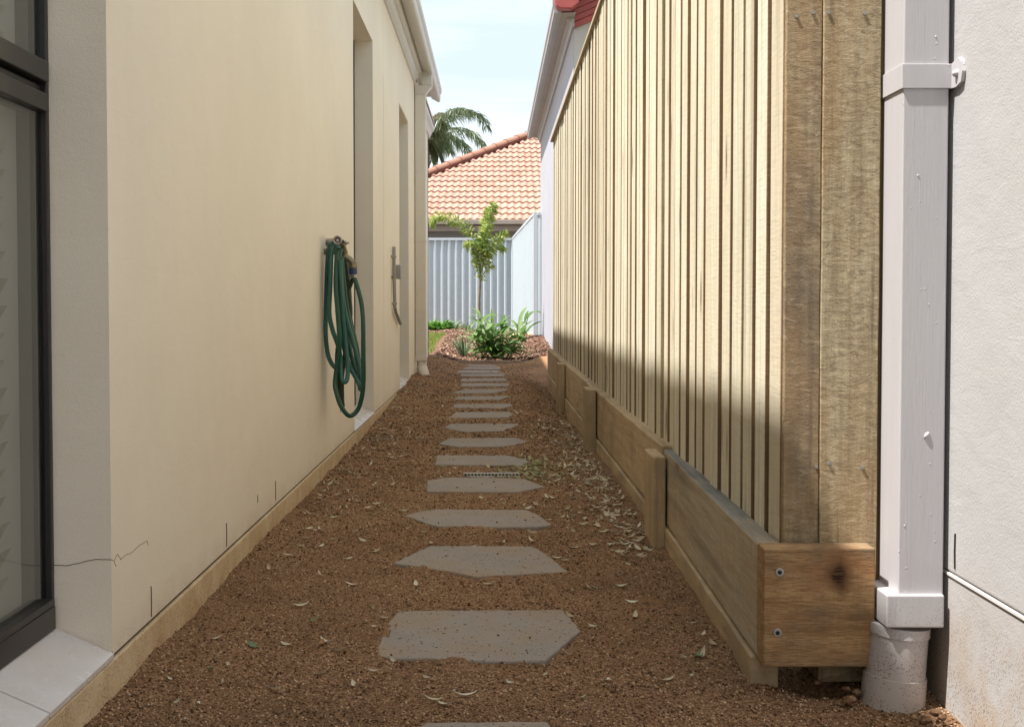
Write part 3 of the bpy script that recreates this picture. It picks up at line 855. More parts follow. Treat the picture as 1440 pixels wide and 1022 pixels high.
# ---- retaining wall of sleepers
ret = thing('sleeper_retaining_wall', 'low timber sleeper retaining wall with short posts at the foot of the fence', 'retaining wall', (0.47, 2.0, 0.0))
def sleeper(xa, ya, xb, yb, z0, z1, th, mat, label=None, bev=0.004):
    mb = MB(); n = 10; r = random.Random(int(ya * 100 + z0 * 1000))
    vs = []
    for q in range(n + 1):
        t = q / n; x = xa + (xb - xa) * t; yy = ya + (yb - ya) * t
        dz = r.uniform(-0.0012, 0.0012); dx = r.uniform(-0.001, 0.001)
        vs += [(x + dx, yy, z0), (x + dx, yy, z1 + dz), (x + dx + th, yy, z1 + dz), (x + dx + th, yy, z0)]
    fs = [(0, 1, 2, 3), (4 * n + 3, 4 * n + 2, 4 * n + 1, 4 * n)]
    for q in range(n):
        for e in range(4): fs.append((q * 4 + e, q * 4 + 4 + e, q * 4 + 4 + (e + 1) % 4, q * 4 + (e + 1) % 4))
    mb.add(vs, fs)
    o = obj('sleeper', mb, mat, ret, bev=bev, org=((xa + xb) / 2, (ya + yb) / 2, (z0 + z1) / 2))
    if label: o['label'] = label
    return o
o = sleeper(0.4590, 2.043, 0.4830, 3.340, 0.052, 0.252, 0.040, M['sleeper_grey'], 'weathered grey top sleeper nearest the viewer')
M['sleeper_top'] = m_wood('weathered_bluish_sleeper_top', (0.40, 0.38, 0.34), (0.27, 0.26, 0.24), (0.10, 0.10, 0.10), 'Y', rnd=0.0, knots=0.0, streak=0.95, relief=2.0, stain=(0.46, 0.35, 0.21))
o.data.materials.append(M['sleeper_top'])
for p in o.data.polygons:
    if p.normal.z > 0.8: p.material_index = 1
sleeper(0.4770, 3.345, 0.4730, 5.455, 0.055, 0.262, 0.045, M['sleeper'])
sleeper(0.4730, 5.460, 0.4710, 7.790, 0.055, 0.262, 0.048, M['sleeper'])
sleeper(0.4720, 7.795, 0.4750, 10.36, 0.050, 0.258, 0.050, M['sleeper'])
sleeper(0.4520, 2.060, 0.4770, 3.335, -0.150, 0.047, 0.050, M['sleeper'])
sleeper(0.4710, 3.345, 0.4680, 5.450, -0.160, 0.046, 0.050, M['sleeper'])
sleeper(0.4680, 5.455, 0.4670, 7.785, -0.160, 0.046, 0.050, M['sleeper'])
sleeper(0.4670, 7.790, 0.4700, 10.35, -0.165, 0.044, 0.050, M['sleeper'])
for (x0, x1, y0, y1, zt) in ((0.4410, 0.4765, 3.25, 3.44, 0.243), (0.4240, 0.4680, 5.37, 5.57, 0.272), (0.4210, 0.4665, 7.70, 7.90, 0.268)):
    mb = MB().box(x0, x1, y0, y1, -0.25, zt)
    obj('post', mb, M['post'], ret, bev=0.004, org=(x0, y0, 0))
# end sleeper facing the viewer
mb = MB(); mb.box(0.4585, 0.648, 1.990, 2.038, 0.050, 0.2535)
o = obj('sleeper', mb, M['end_sleeper'], ret, bev=0.003, seg=2, org=(0.4585, 1.99, 0.05 - 0.015))
o['label'] = 'orange end sleeper with a dark knot and two screws'
for (u, v) in ((1096, 804), (1093, 889)):
    p = atY(u, v, 1.99)
    s = link('screw', None, ret, p - wloc(ret))
    mb = MB(); mb.tube([(p.x, 1.9872, p.z), (p.x, 1.994, p.z)], 0.0073, 18); obj('head', mb, M['screw'], s, bev=0.0008)
    mb = MB(); mb.tube([(p.x, 1.9868, p.z), (p.x, 1.9871, p.z)], 0.0040, 6); obj('socket', mb, M['grime_and_void'], s)

# near-black sheet added for the shade in the gap under the end sleeper
mb = MB(); mb.box(0.50, 0.75, 2.30, 2.34, -0.2, 0.2); obj('void_backing', mb, M['grime_and_void'], ret)

# ---- right neighbour with the red roof
nb = thing('red_roofed_house', 'white rendered house with a red roof beyond the paling fence', 'house', (0.68, 10.1, 0))
mb = MB(); mb.sweep([(0.68, -0.1), (0.68, 3.06), (6, 3.06), (6, -0.1)], 10.10, 17.15)
obj('wall', mb, M['far_render'], nb)
mb = MB(); mb.add([(0.683, 10.096, 0), (6, 10.096, 0), (6, 10.096, 3.06), (3.4, 10.096, 4.2), (0.683, 10.096, 3.04)], [(0, 1, 2, 3, 4)])
obj('gable', mb, M['mottled'], nb)
mb = MB(); mb.sweep([(0.68, 2.985), (0.662, 2.985), (0.648, 3.03), (0.62, 3.045), (0.62, 3.055), (0.68, 3.055)], 10.0, 17.2); obj('cornice', mb, M['gutter_dk'], nb)
mb = MB(); mb.sweep([(0.55, 3.057), (0.68, 3.057), (0.68, 3.066), (0.55, 3.066)], 9.85, 17.25); obj('soffit', mb, M['taupe'], nb)
mb = MB(); mb.sweep([(0.562, 3.055), (0.520, 3.045), (0.500, 3.055), (0.496, 3.09), (0.486, 3.10), (0.486, 3.17), (0.50, 3.17), (0.562, 3.15)], 9.80, 17.3)
o = obj('gutter', mb, M['gutter_dk'], nb, bev=0.002)
mb = MB(); mb.sweep([(0.500, 3.125), (0.512, 3.085), (0.545, 3.062), (0.64, 3.062), (0.70, 3.11), (0.70, 3.30), (0.500, 3.24)], 9.70, 9.80)
obj('gutter_end', mb, M['red'], nb, bev=0.01, seg=3)
t = math.tan(R(23))
mb = MB()
for q in range(4):
    zz = 2.985 + q * 0.05; yy = 10.06 - 0.012 * q
    mb.add([(0.675, yy, zz), (6, yy, zz + 5.3 * t), (6, yy, zz + 0.046 + 5.3 * t), (0.675, yy, zz + 0.046),
            (0.675, 10.098, zz), (6, 10.098, zz + 5.3 * t), (6, 10.098, zz + 0.046 + 5.3 * t), (0.675, 10.098, zz + 0.046)],
           [(0, 1, 2, 3), (0, 4, 5, 1), (3, 2, 6, 7), (0, 3, 7, 4)])
obj('barge_board', mb, M['red'], nb)
mb = MB(); mb.add([(0.50, 9.82, 3.20), (6, 9.82, 3.20 + 5.5 * t), (6, 17.3, 3.20 + 5.5 * t), (0.50, 17.3, 3.20), (0.50, 9.82, 3.17), (6, 9.82, 3.17 + 5.5 * t), (6, 17.3, 3.17 + 5.5 * t), (0.50, 17.3, 3.17)],
                  [(0, 1, 2, 3), (7, 6, 5, 4), (0, 4, 5, 1), (0, 3, 7, 4)])
obj('roof', mb, M['red'], nb)

# ---- steel fences of the garden
def steel_panel(p0, p1, zb, zt, par, post0=True, pitch=0.137):
    p0 = Vector(p0); p1 = Vector(p1); L_ = (p1 - p0).length; d = (p1 - p0) / L_; nrm = Vector((d.y, -d.x))
    vs = []; x = 0.0; prof = []
    while x < L_ - 0.02:
        prof += [(x, 0.0), (x + 0.030, 0.0), (x + 0.058, 0.052), (x + 0.098, 0.052)]
        x += pitch
    prof.append((L_, 0.0))
    prof = [(min(a, L_), b) for a, b in prof]
    mb = MB()
    vs = [];
    for a, b in prof:
        q = p0 + d * a + nrm * (b - 0.026)
        vs += [(q.x, q.y, zb), (q.x, q.y, zt - 0.03)]
    mb.add(vs, [(2 * k, 2 * k + 2, 2 * k + 3, 2 * k + 1) for k in range(len(prof) - 1)])
    obj('steel_sheet', mb, M['cbond'], par)
    mb = MB()
    def bar(a, b, z0, z1, th):
        A = p0 + d * a; B = p0 + d * b
        pts = [A + nrm * th, B + nrm * th, B - nrm * th, A - nrm * th]
        mb.prism([(q.x, q.y) for q in pts], z0, z1)
    bar(0.03, L_ - 0.03, zt - 0.045, zt, 0.032)
    obj('top_rail', mb, M['cbond_rail'], par, bev=0.004)
    mb = MB(); bar(0.03, L_ - 0.03, zb, zb + 0.05, 0.026); obj('bottom_rail', mb, M['cbond_rail'], par)
    if post0:
        mb = MB(); bar(-0.025, 0.025, zb - 0.1, zt + 0.008, 0.032); obj('post', mb, M['cbond_rail'], par, bev=0.004)
bf = thing('steel_back_fence', 'pale blue-grey ribbed steel fence across the end of the garden', 'fence', (0.38, 23, 0.1))
zt = 1.915; zb = 0.10
for k in range(4):
    steel_panel((0.385 - 2.37 * k, 23), (0.385 - 2.37 * (k + 1), 23), zb, zt, bf)
sf = thing('steel_side_fence', 'bright pale steel fence running along the right of the mulch bed', 'fence', (0.6, 16.6, 0.1))
pts = [(0.592, 16.62), (0.525, 18.7), (0.458, 20.8), (0.395, 22.9)]
for a, b in zip(pts, pts[1:]):
    steel_panel(a, b, 0.10, 1.93, sf)
steel_panel((0.585, 16.60), (0.680, 16.60), 0.02, 1.93, sf, False)

# ---- back house with tiled roof
bh = thing('tiled_roof_house', 'house behind the steel fence under a terracotta tiled hip roof', 'house', (-1, 25, 0))
Y0, Z0, TP = 25.0, 2.42, math.tan(R(27))
mb = MB(); mb.box(-3.4, 8, 25.45, 34, -0.2, 2.36); obj('wall', mb, M['mauve'], bh)
mb = MB(); mb.box(-3.9, 8.4, 25.02, 25.45, 2.24, 2.26); obj('soffit', mb, M['fascia'], bh)
mb = MB(); mb.box(-3.9, 8.4, 24.98, 25.02, 2.17, 2.30); obj('fascia', mb, M['fascia'], bh)
mb = MB(); mb.box(-3.95, 8.4, 24.87, 24.975, 2.305, 2.40); obj('gutter', mb, M['fascia_lt'], bh, bev=0.01)
roof = MB()
def rp_(x, t): return (x, Y0 + t, Z0 + t * TP)
XH = -1.53 - 2.32                  # hip starts at this corner
TM = 7.0
roof.add([rp_(XH, 0), rp_(8, 0), rp_(8, TM), rp_(XH + TM, TM)], [(0, 1, 2, 3)])
roof.add([rp_(XH, 0), rp_(XH + TM, TM), (XH + TM, 40, Z0 + TM * TP), (XH, 40, Z0)], [(0, 1, 2, 3)])
for k in range(len(roof.v)): roof.v[k] = (roof.v[k][0], roof.v[k][1], roof.v[k][2] - 0.045)
rf = obj('roof', roof, M['mortar'], bh)
# tile: two waves wide
tw, tl = 0.300, 0.33
mb = MB(); n = 12; cp = math.cos(math.atan(TP)); sp_ = math.sin(math.atan(TP))
vs = []
for q in range(n + 1):
    xx = tw * q / n; wv_ = 0.020 * math.sin(2 * math.pi * 2 * q / n - 0.8)
    wv_ = wv_ if wv_ > 0 else wv_ * 0.75
    for (s_, hh) in ((-0.012, -0.020 + 0.0), (-0.012, 0.016), (tl, -0.016)):
        h2 = hh + wv_
        vs.append((xx, s_ * cp - h2 * sp_, s_ * sp_ + h2 * cp))
fs = []
for q in range(n):
    b = q * 3
    fs += [(b, b + 3, b + 4, b + 1), (b + 1, b + 4, b + 5, b + 2)]
mb.add(vs, fs)
tme = mesh_of('roof_tile', mb, M['tile'], (0, 0, 0), True)
rest = MB(); cnt = 0
bl_ = wloc(rf)
rows = int(TM / (0.317 * cp))
for r_ in range(rows):
    t = r_ * 0.317 * cp
    for c_ in range(40):
        xx = XH + c_ * 0.3005
        if xx < XH + t - 0.02: continue
        vis = -2.0 < xx < 1.55 + t * 0.05 and t < 6.0
        if vis and cnt < 290:
            o = link('roof_tile', tme, rf, Vector(rp_(xx, t)) - bl_)
            o.rotation_euler = (random.uniform(-0.01, 0.01), random.uniform(-0.006, 0.006), random.uniform(-0.006, 0.006))
            cnt += 1
        elif xx < 7.6:
            b0 = rp_(xx, t); rest.add([(v.co.x + b0[0], v.co.y + b0[1], v.co.z + b0[2]) for v in tme.vertices], [tuple(p.vertices) for p in tme.polygons])
o = obj('roof_tiles', rest, M['tile'], rf); o['kind'] = 'stuff'
# hip caps
d = Vector((1, 1, TP)).normalized(); side = Vector((1, -1, 0)).normalized(); upv = side.cross(d).normalized()
if upv.z < 0: upv = -upv
mb = MB(); n = 10; vs = []
for s_, rr in ((0, 0.125), (0.44, 0.105)):
    for th in (0, -0.018):
        for q in range(n + 1):
            a = math.pi * q / n
            vs.append(d * s_ + side * math.cos(a) * (rr + th) + upv * (math.sin(a) * (rr + th) * 0.85 - 0.01))
fs = []
m_ = n + 1
for q in range(n):
    fs += [(q, q + 1, 2 * m_ + q + 1, 2 * m_ + q), (q, m_ + q, m_ + q + 1, q + 1)]
    fs += [(m_ + q, 3 * m_ + q, 3 * m_ + q + 1, m_ + q + 1)]
mb.add(vs, fs)
hme = mesh_of('hip_cap', mb, M['hip'], (0, 0, 0), True)
for k in range(22):
    p = Vector(rp_(XH, 0)) + d * (k * 0.415) + Vector((0, 0, 0.045))
    o = link('hip_cap', hme, rf, p - bl_)
mo = MB(); mo.tube([Vector(rp_(XH, 0)) + Vector((0.02, -0.02, 0.0)), Vector(rp_(XH, 0)) + d * 9.0 + Vector((0.02, -0.02, 0.0))], 0.085, 6)
obj('mortar_bed', mo, M['mortar'], rf)

# ================================================================== OBJECTS
# ---- stepping stones (outlines measured on the ground)
pav = [
 [(585, 1024), (600, 1015), (770, 1015), (790, 1040), (700, 1085), (560, 1085)],
 [(560, 860), (560, 859), (792, 859), (817, 888), (803, 899), (768, 929), (705, 930), (640, 928), (600, 924), (550, 924), (533, 921), (531, 912), (545, 875)],
 [(605, 768), (747, 768), (757, 772), (774, 783), (799, 804), (760, 806), (671, 811), (612, 801), (553, 792)],
 [(615, 716), (741, 717), (757, 724), (776, 738), (757, 741), (700, 741.5), (615, 740), (597, 735), (568.5, 725), (590, 719)],
 [(634, 671), (736, 672), (767, 684), (727, 692), (600, 692), (600.5, 676)],
 [(614, 640), (716, 640), (745, 648), (733, 655), (612, 654)],
 [(631, 616), (727, 616), (743, 622), (711, 628), (645, 628), (616, 624)],
 [(633, 596), (731, 596), (711, 606), (653, 607), (625, 602)],
 [(640, 579.5), (714, 579.5), (725, 583), (714, 587.3), (630, 587.3)],
 [(638, 568), (719, 568), (720, 571), (708, 574), (637, 573)],
 [(645, 557), (719, 556.8), (703, 562.5), (642, 562), (637.5, 560)],
 [(655, 547), (714, 547), (715, 548.5), (692, 553), (640, 552.7), (636, 551)],
 [(649, 538.6), (716, 538.6), (714, 543), (648, 543.6)],
 [(649, 532.2), (711, 532.2), (712.5, 535.8), (648, 536.2)],
 [(648, 525.6), (711, 525.6), (707, 529), (648, 529.2)],
 [(645, 521), (700, 520.8), (704, 523.8), (643, 524.2)],
 [(656, 516.3), (704, 516.3), (703, 518.9), (650, 519)],
 [(658, 513.2), (699, 513.2), (699, 515), (658, 515)],
]
plab = ['stepping stone cut off by the bottom edge of the photo',
 'largest whole stepping stone, nearest the viewer, with a pointed right end',
 'six-sided stepping stone second from the viewer, pointed at left and right',
 'long boat-shaped stepping stone, third whole one from the viewer',
 'stepping stone beside the strip of small holes, fourth whole one from the viewer',
 'stepping stone with square left end and pointed right end just beyond the leaf pile',
 'stepping stone beyond the square-ended one, pointed at both ends',
 'seventh whole stepping stone, tapering towards its near edge',
 'eighth whole stepping stone level with the window sill below the hose',
 'ninth whole stepping stone, nearly rectangular',
 'tenth whole stepping stone with its right end cut short',
 'eleventh whole stepping stone, wider to the left',
 'twelfth whole stepping stone, narrow rectangle level with the far downpipe elbow',
 'thirteenth whole stepping stone beyond the far downpipe elbow',
 'fourteenth whole stepping stone, thin strip from here',
 'third stepping stone from the mulch bed, reaching furthest left there',
 'second stepping stone from the mulch bed',
 'farthest stepping stone touching the edging of the mulch bed']
polys = []
for k, pl in enumerate(pav):
    zt = 0.0065
    pts = [atZ(u, v, zt) for u, v in pl]
    out = []
    for a, b in zip(pts, pts[1:] + pts[:1]):
        if (a - b).length < 0.004: continue
        m_ = max(1, int((b - a).length / 0.022))
        for q in range(m_):
            p = a.lerp(b, q / m_)
            j = 0.0022 if q else 0.0
            out.append((p.x + random.uniform(-j, j), p.y + random.uniform(-j, j)))
    cx = sum(p[0] for p in out) / len(out); cy = sum(p[1] for p in out) / len(out)
    gzc = float(soil_z(np.array([cx]), np.array([cy]))[0])
    mb = MB().prism(out, -0.03, 0.0)
    polys.append(out)
    me = mesh_of('stepping_stone', mb, M['paver'], (cx, cy, 0))
    o = link('stepping_stone', me, None, (cx, cy, 0.0080))
    o.rotation_euler = (random.uniform(-0.008, 0.006), random.uniform(-0.010, 0.010), 0)
    bevel(o, 0.0035, 2)
    tag(o, plab[k], 'paver', 'stepping stones down the middle of the path')
# soil is levelled under and beside the stones
def inside(px, py, poly):
    c_ = np.zeros(px.shape, bool); n = len(poly)
    for k in range(n):
        x1, y1 = poly[k]; x2, y2 = poly[(k + 1) % n]
        cond = ((y1 > py) != (y2 > py)) & (px < (x2 - x1) * (py - y1) / (y2 - y1 + 1e-12) + x1)
        c_ ^= cond
    return c_
so = bpy.data.objects['soil_path'].data
V = np.empty(len(so.vertices) * 3, np.float32); so.vertices.foreach_get('co', V); V = V.reshape(-1, 3)
for pl in polys:
    P = np.array(pl); x0, y0 = P.min(0) - 0.08; x1, y1 = P.max(0) + 0.08
    m_ = (V[:, 0] > x0) & (V[:, 0] < x1) & (V[:, 1] > y0) & (V[:, 1] < y1)
    sub = V[m_]
    # distance to outline
    dmin = np.full(len(sub), 9.0)
    for k in range(len(P)):
        a = P[k]; b = P[(k + 1) % len(P)]; ab = b - a
        t_ = np.clip(((sub[:, :2] - a) @ ab) / (ab @ ab + 1e-12), 0, 1)
        dmin = np.minimum(dmin, np.linalg.norm(sub[:, :2] - (a + t_[:, None] * ab), axis=1))
    ins = inside(sub[:, 0], sub[:, 1], pl)
    wgt = np.where(ins, 1.0, 1 - ss(0.0, 0.07, dmin))
    tgt = 0.0035 + 0.019 * fbm(sub[:, 0] * 17, sub[:, 1] * 17, 4)
    tgt = np.where(ins & (dmin > 0.016), -0.012, tgt)
    sub[:, 2] = sub[:, 2] * (1 - wgt) + tgt * wgt
    V[m_] = sub
so.vertices.foreach_set('co', V.ravel()); so.update()
# height lookup on the finished soil
SXS = np.linspace(-0.70, 0.86, 340); SNY = len(V) // 340
SY = V[:, 1].reshape(SNY, 340)[:, 0]; SZ = V[:, 2].reshape(SNY, 340)
def soil_at(x, y):
    ix = np.clip(((np.asarray(x) + 0.70) / 1.56 * 339).astype(int), 0, 338); iy = np.clip(np.searchsorted(SY, y) - 1, 0, SNY - 2)
    return SZ[iy, ix]
def in_paver(x, y):
    m_ = np.zeros(np.shape(x), bool)
    for pl in polys: m_ |= inside(x, y, pl)
    return m_

# ---- loose granules on the soil
def scatter_grains(n, ya, yb, s0, s1, pw=1.0, keep_paver=0.012):
    u = rng.random(n)
    y = 1.0 / (1.0 / ya - u * (1.0 / ya - 1.0 / yb))
    x = rng.uniform(-0.655, 0.755, n)
    k = ~((x > 0.455) & (y > 2.3)); x, y = x[k], y[k]
    ip = in_paver(x, y); k = ~ip | (rng.random(len(x)) < keep_paver); x, y, ip = x[k], y[k], ip[k]
    z = np.where(ip, 0.0095, soil_at(x, y))
    n = len(x)
    s = s0 + (s1 - s0) * rng.random(n) ** 3
    s *= np.clip(y / 3.0, 0.9, 2.2)
    base = np.array([[1, 0, 0], [0, 1, 0], [-1, 0, 0], [0, -1, 0], [0, 0, 0.75], [0, 0, -0.75]])
    fc = np.array([[0, 1, 4], [1, 2, 4], [2, 3, 4], [3, 0, 4], [1, 0, 5], [2, 1, 5], [3, 2, 5], [0, 3, 5]])
    th = rng.uniform(0, 6.28, n); ct, st = np.cos(th), np.sin(th)
    vv = base[None] * rng.uniform(0.55, 1.25, (n, 6, 1))
    vx = vv[..., 0] * ct[:, None] - vv[..., 1] * st[:, None]; vy = vv[..., 0] * st[:, None] + vv[..., 1] * ct[:, None]
    VV = np.stack([vx, vy, vv[..., 2]], -1) * s[:, None, None]
    VV += np.stack([x, y, z + s * 0.25], -1)[:, None]
    FF = fc[None] + (np.arange(n) * 6)[:, None, None]
    return VV.reshape(-1, 3), FF.reshape(-1, 3)
va, fa = scatter_grains(130000, 1.65, 12.8, 0.0013, 0.0042)
vb, fb = scatter_grains(420, 1.65, 6.0, 0.004, 0.0075, keep_paver=0)
o = link('soil_granules', np_mesh('soil_granules', np.vstack([va, vb]), np.vstack([fa, fb + len(va)]), M['grain']))
tag(o, 'loose brown soil crumbs and grit covering the path', None, None, 'stuff')

# ---- fallen leaves
def leaf_mb(L_, W_, curl, cup, n=6):
    vs = []; fs = []
    for q in range(n + 1):
        t = q / n; wq = W_ * math.sin(math.pi * min(1, t * 0.96 + 0.02)) ** 0.8 * (1 - 0.25 * t)
        yy = L_ * (t - 0.5); zc = curl * (t - 0.5) ** 2 * 4
        vs += [(-wq / 2, yy, zc + cup), (0, yy, zc), (wq / 2, yy, zc + cup)]
    for q in range(n):
        a = q * 3
        fs += [(a, a + 1, a + 4, a + 3), (a + 1, a + 2, a + 5, a + 4)]
    return MB().add(vs, fs)
leaf_shapes = [(0.042, 0.015, 0.005, 0.002), (0.050, 0.014, 0.008, 0.002), (0.034, 0.015, 0.004, 0.003), (0.039, 0.020, 0.005, 0.002)]
LM = {}
for mk in ('dry_leaf_o', 'brown_leaf', 'green_leaf'):
    LM[mk] = [mesh_of('fallen_leaf', leaf_mb(*q), M[mk], (0, 0, 0), True) for q in leaf_shapes]
def put_leaf(x, y, mk='dry_leaf_o', sh=0, sc=1.0, rz=None, label=None, group='dry leaves lying on the path'):
    onp = bool(in_paver(np.array([x]), np.array([y]))[0])
    z = 0.011 if onp else float(soil_at(np.array([x]), np.array([y]))[0]) + 0.003
    o = link('fallen_leaf', LM[mk][sh], None, (x, y, z))
    o.rotation_euler = (random.uniform(-0.25, 0.25), random.uniform(-0.25, 0.25), rz if rz is not None else random.uniform(0, 6.28))
    o.scale = (sc,) * 3
    return tag(o, label, 'leaf', group)
special = [
 (356, 908, 'green_leaf', 3, 0.85, 'small green leaf on the soil left of the largest stepping stone'),
 (297, 941, 'green_leaf', 2, 0.75, 'dark green leaf lying lowest of those at the left of the path'),
 (983, 921, 'green_leaf', 3, 0.85, 'lone green leaf on the soil near the orange end sleeper'),
 (452, 903, 'brown_leaf', 0, 0.95, 'curled brown leaf between the cream wall and the largest stepping stone'),
 (654, 979, 'dry_leaf_o', 1, 0.85, 'pointed pale leaf on the soil just below the largest stepping stone'),
 (626, 991, 'dry_leaf_o', 3, 0.8, 'broad olive leaf left of the pointed pale leaf near the bottom edge'),
 (801, 868, 'dry_leaf_o', 2, 0.8, 'pale leaf on the right corner of the largest stepping stone'),
 (706, 765, 'dry_leaf_o', 1, 1.0, 'pale leaf on the far edge of the second stepping stone'),
]
for (u, v, mk, sh, sc, lab) in special:
    p = atZ(u, v, 0.005); put_leaf(p.x, p.y, mk, sh, sc, None, lab)
for (u, v) in ((490, 787), (491, 819), (404, 783), (512, 871), (405, 905), (460, 900), (583, 822), (840, 737), (785, 786), (840, 822), (872, 818), (797, 790), (808, 766), (1003, 905), (940, 950), (845, 690), (880, 742), (600, 750), (470, 760), (780, 700), (690, 820),
               (530, 776), (455, 745), (865, 770), (895, 865), (375, 800), (420, 850), (750, 760), (610, 765), (860, 760), (870, 748), (850, 745), (885, 752)):
    p = atZ(u + random.uniform(-3, 3), v, 0.005)
    put_leaf(p.x, p.y, 'dry_leaf_o', random.randrange(4), random.uniform(0.6, 0.92), None, 'pale dry leaf lying on the brown soil of the path')
# the rest of the litter as one mass
def litter(n, fn, mat, smin=0.5, smax=1.0):
    mb = MB(); k = 0
    shapes = [leaf_mb(*q, n=4) for q in leaf_shapes]
    while k < n:
        x, y = fn()
        if x < -0.63 or x > 0.44 or y < 1.9 or y > 12.5: continue
        if in_paver(np.array([x]), np.array([y]))[0] and random.random() < 0.9: continue
        z = float(soil_at(np.array([x]), np.array([y]))[0]) + random.uniform(0.002, 0.007)
        sh = random.choice(shapes); s_ = random.uniform(smin, smax)
        Mx = Matrix.Translation((x, y, z)) @ Euler((random.uniform(-0.5, 0.5), random.uniform(-0.6, 0.6), random.uniform(0, 6.28))).to_matrix().to_4x4() @ Matrix.Scale(s_, 4)
        mb.add([Mx @ Vector(v) for v in sh.v], sh.f); k += 1
    return mb
def fn_right():
    y = random.triangular(2.9, 7.5, 4.3); return (0.44 - abs(random.gauss(0, 0.13)), y)
def fn_left():
    y = random.triangular(3.0, 9.5, 5.0); return (-0.62 + abs(random.gauss(0, 0.11)), y)
def fn_all():
    return (random.uniform(-0.6, 0.44), 1.95 + 9 * random.random() ** 1.4)
def fn_pile():
    return (0.13 + random.gauss(0, 0.07), 4.72 + random.gauss(0, 0.17))
def fn_heap():
    return (0.40 + random.gauss(0, 0.06), 3.45 + random.gauss(0, 0.22))
a = litter(520, fn_right, None, 0.4, 0.95); b = litter(260, fn_left, None, 0.35, 0.8); c_ = litter(260, fn_all, None, 0.25, 0.7); d_ = litter(45, fn_heap, None, 0.4, 0.85)
for q in (b, c_, d_): a.add(q.v, q.f)
o = obj('leaf_litter', a, M['dry_leaf']); tag(o, 'scattered litter of small pale dry leaves thickest along the sleepers', None, None, 'stuff')
a = litter(170, fn_pile, None, 0.5, 0.95); b = litter(25, fn_all, None, 0.4, 0.7); a.add(b.v, b.f)
o = obj('leaf_pile', a, M['olive_leaf']); tag(o, 'small pile of olive leaves beside the holed strip', None, None, 'stuff')
# twigs
mb = MB()
for k in range(90):
    x, y = random.choice((fn_right, fn_left, fn_all))()
    if y < 2 or x > 0.43: continue
    z = float(soil_at(np.array([x]), np.array([y]))[0]) + 0.003; a_ = random.uniform(0, 6.28); l_ = random.uniform(0.015, 0.05)
    mb.tube([(x, y, z), (x + l_ / 2 * math.cos(a_), y + l_ / 2 * math.sin(a_), z + 0.003), (x + l_ * math.cos(a_ + 0.2), y + l_ * math.sin(a_ + 0.2), z)], 0.0009, 4)
o = obj('twigs', mb, M['bark']); tag(o, 'thin dry twigs strewn over the soil', None, None, 'stuff')

# ---- holed strip sticking out behind the fourth stone
hs = thing('drain_strip', 'pale strip with a row of small square holes behind the fourth stepping stone', 'drain strip', (0, 4.55, 0))
pl = [atZ(u, v, 0.006) for u, v in ((652, 669), (730, 672))]
x0, x1 = pl[0].x, pl[1].x; yy = 4.50
mb = MB(); n = 16; st = (x1 - x0) / n
mb.box(x0, x1, yy + 0.004, yy + 0.012, -0.02, 0.006); mb.box(x0, x1, yy + 0.004, yy + 0.012, 0.0135, 0.0175)
for k in range(n + 1): mb.box(x0 + k * st - 0.0022, x0 + k * st + 0.0022, yy + 0.0042, yy + 0.0118, 0.006, 0.0135)
obj('strip', mb, M['trim'], hs)
mb = MB(); mb.box(x0, x1, yy + 0.013, yy + 0.016, -0.02, 0.0165); obj('void_backing', mb, M['grime_and_void'], hs)  # near-black sheet, puts the shade of the small holes into the colour

# ---- left downpipe
lp = thing('downpipe', 'cream square downpipe with an offset elbow at the far end of the cream wall', 'downpipe', (-0.59, 9.7, 0))
px0, px1, py0, py1 = -0.640, -0.553, 9.66, 9.74
mb = MB(); mb.box(px0, px1, py0, py1, 0.22, 2.36); obj('pipe', mb, M['cream_pipe'], lp, bev=0.006)
mb = MB(); mb.box(px0 - 0.003, px1 + 0.004, py0 - 0.004, py1 + 0.004, 1.165, 1.172); obj('joint_ring', mb, M['cream_pipe'], lp); mb = MB(); mb.box(px0 - 0.003, px1 + 0.004, py0 - 0.004, py1 + 0.004, 0.60, 0.607); obj('joint_ring', mb, M['cream_pipe'], lp)
mb = MB(); 
mb.add([(px0, py0, 2.36), (px1, py0, 2.36), (px1, py1, 2.36), (px0, py1, 2.36), (px0, py0 - .02, 2.43), (px1 + 0.055, py0 - .02, 2.43), (px1 + 0.055, py1 + .02, 2.43), (px0, py1 + .02, 2.43)],
       [(0, 3, 2, 1), (4, 5, 6, 7), (0, 1, 5, 4), (1, 2, 6, 5), (2, 3, 7, 6), (3, 0, 4, 7)])
mb.box(px0 + 0.06, px1 + 0.052, py0 - 0.018, py1 + 0.018, 2.432, 2.55)
obj('outlet_box', mb, M['trim'], lp, bev=0.003)
mb = MB(); mb.box(px0 - 0.002, px1 + 0.005, py0 - 0.006, py1 + 0.006, 0.19, 0.225); obj('collar', mb, M['cream_pipe'], lp, bev=0.003)
mb = MB(); mb.tube([(-0.590, 9.70, 0.20), (-0.590, 9.70, 0.15), (-0.585, 9.69, 0.12), (-0.570, 9.67, 0.085), (-0.565, 9.66, 0.03), (-0.565, 9.66, -0.03)], [0.040, 0.040, 0.044, 0.042, 0.045, 0.045], 16)
obj('elbow', mb, M['cream_pipe'], lp, True)
mb = MB(); mb.tube([(-0.590, 9.70, 0.135), (-0.589, 9.699, 0.125)], 0.047, 16); mb.tube([(-0.568, 9.663, 0.078), (-0.567, 9.662, 0.068)], 0.048, 16); obj('elbow_ring', mb, M['cream_pipe'], lp, True)

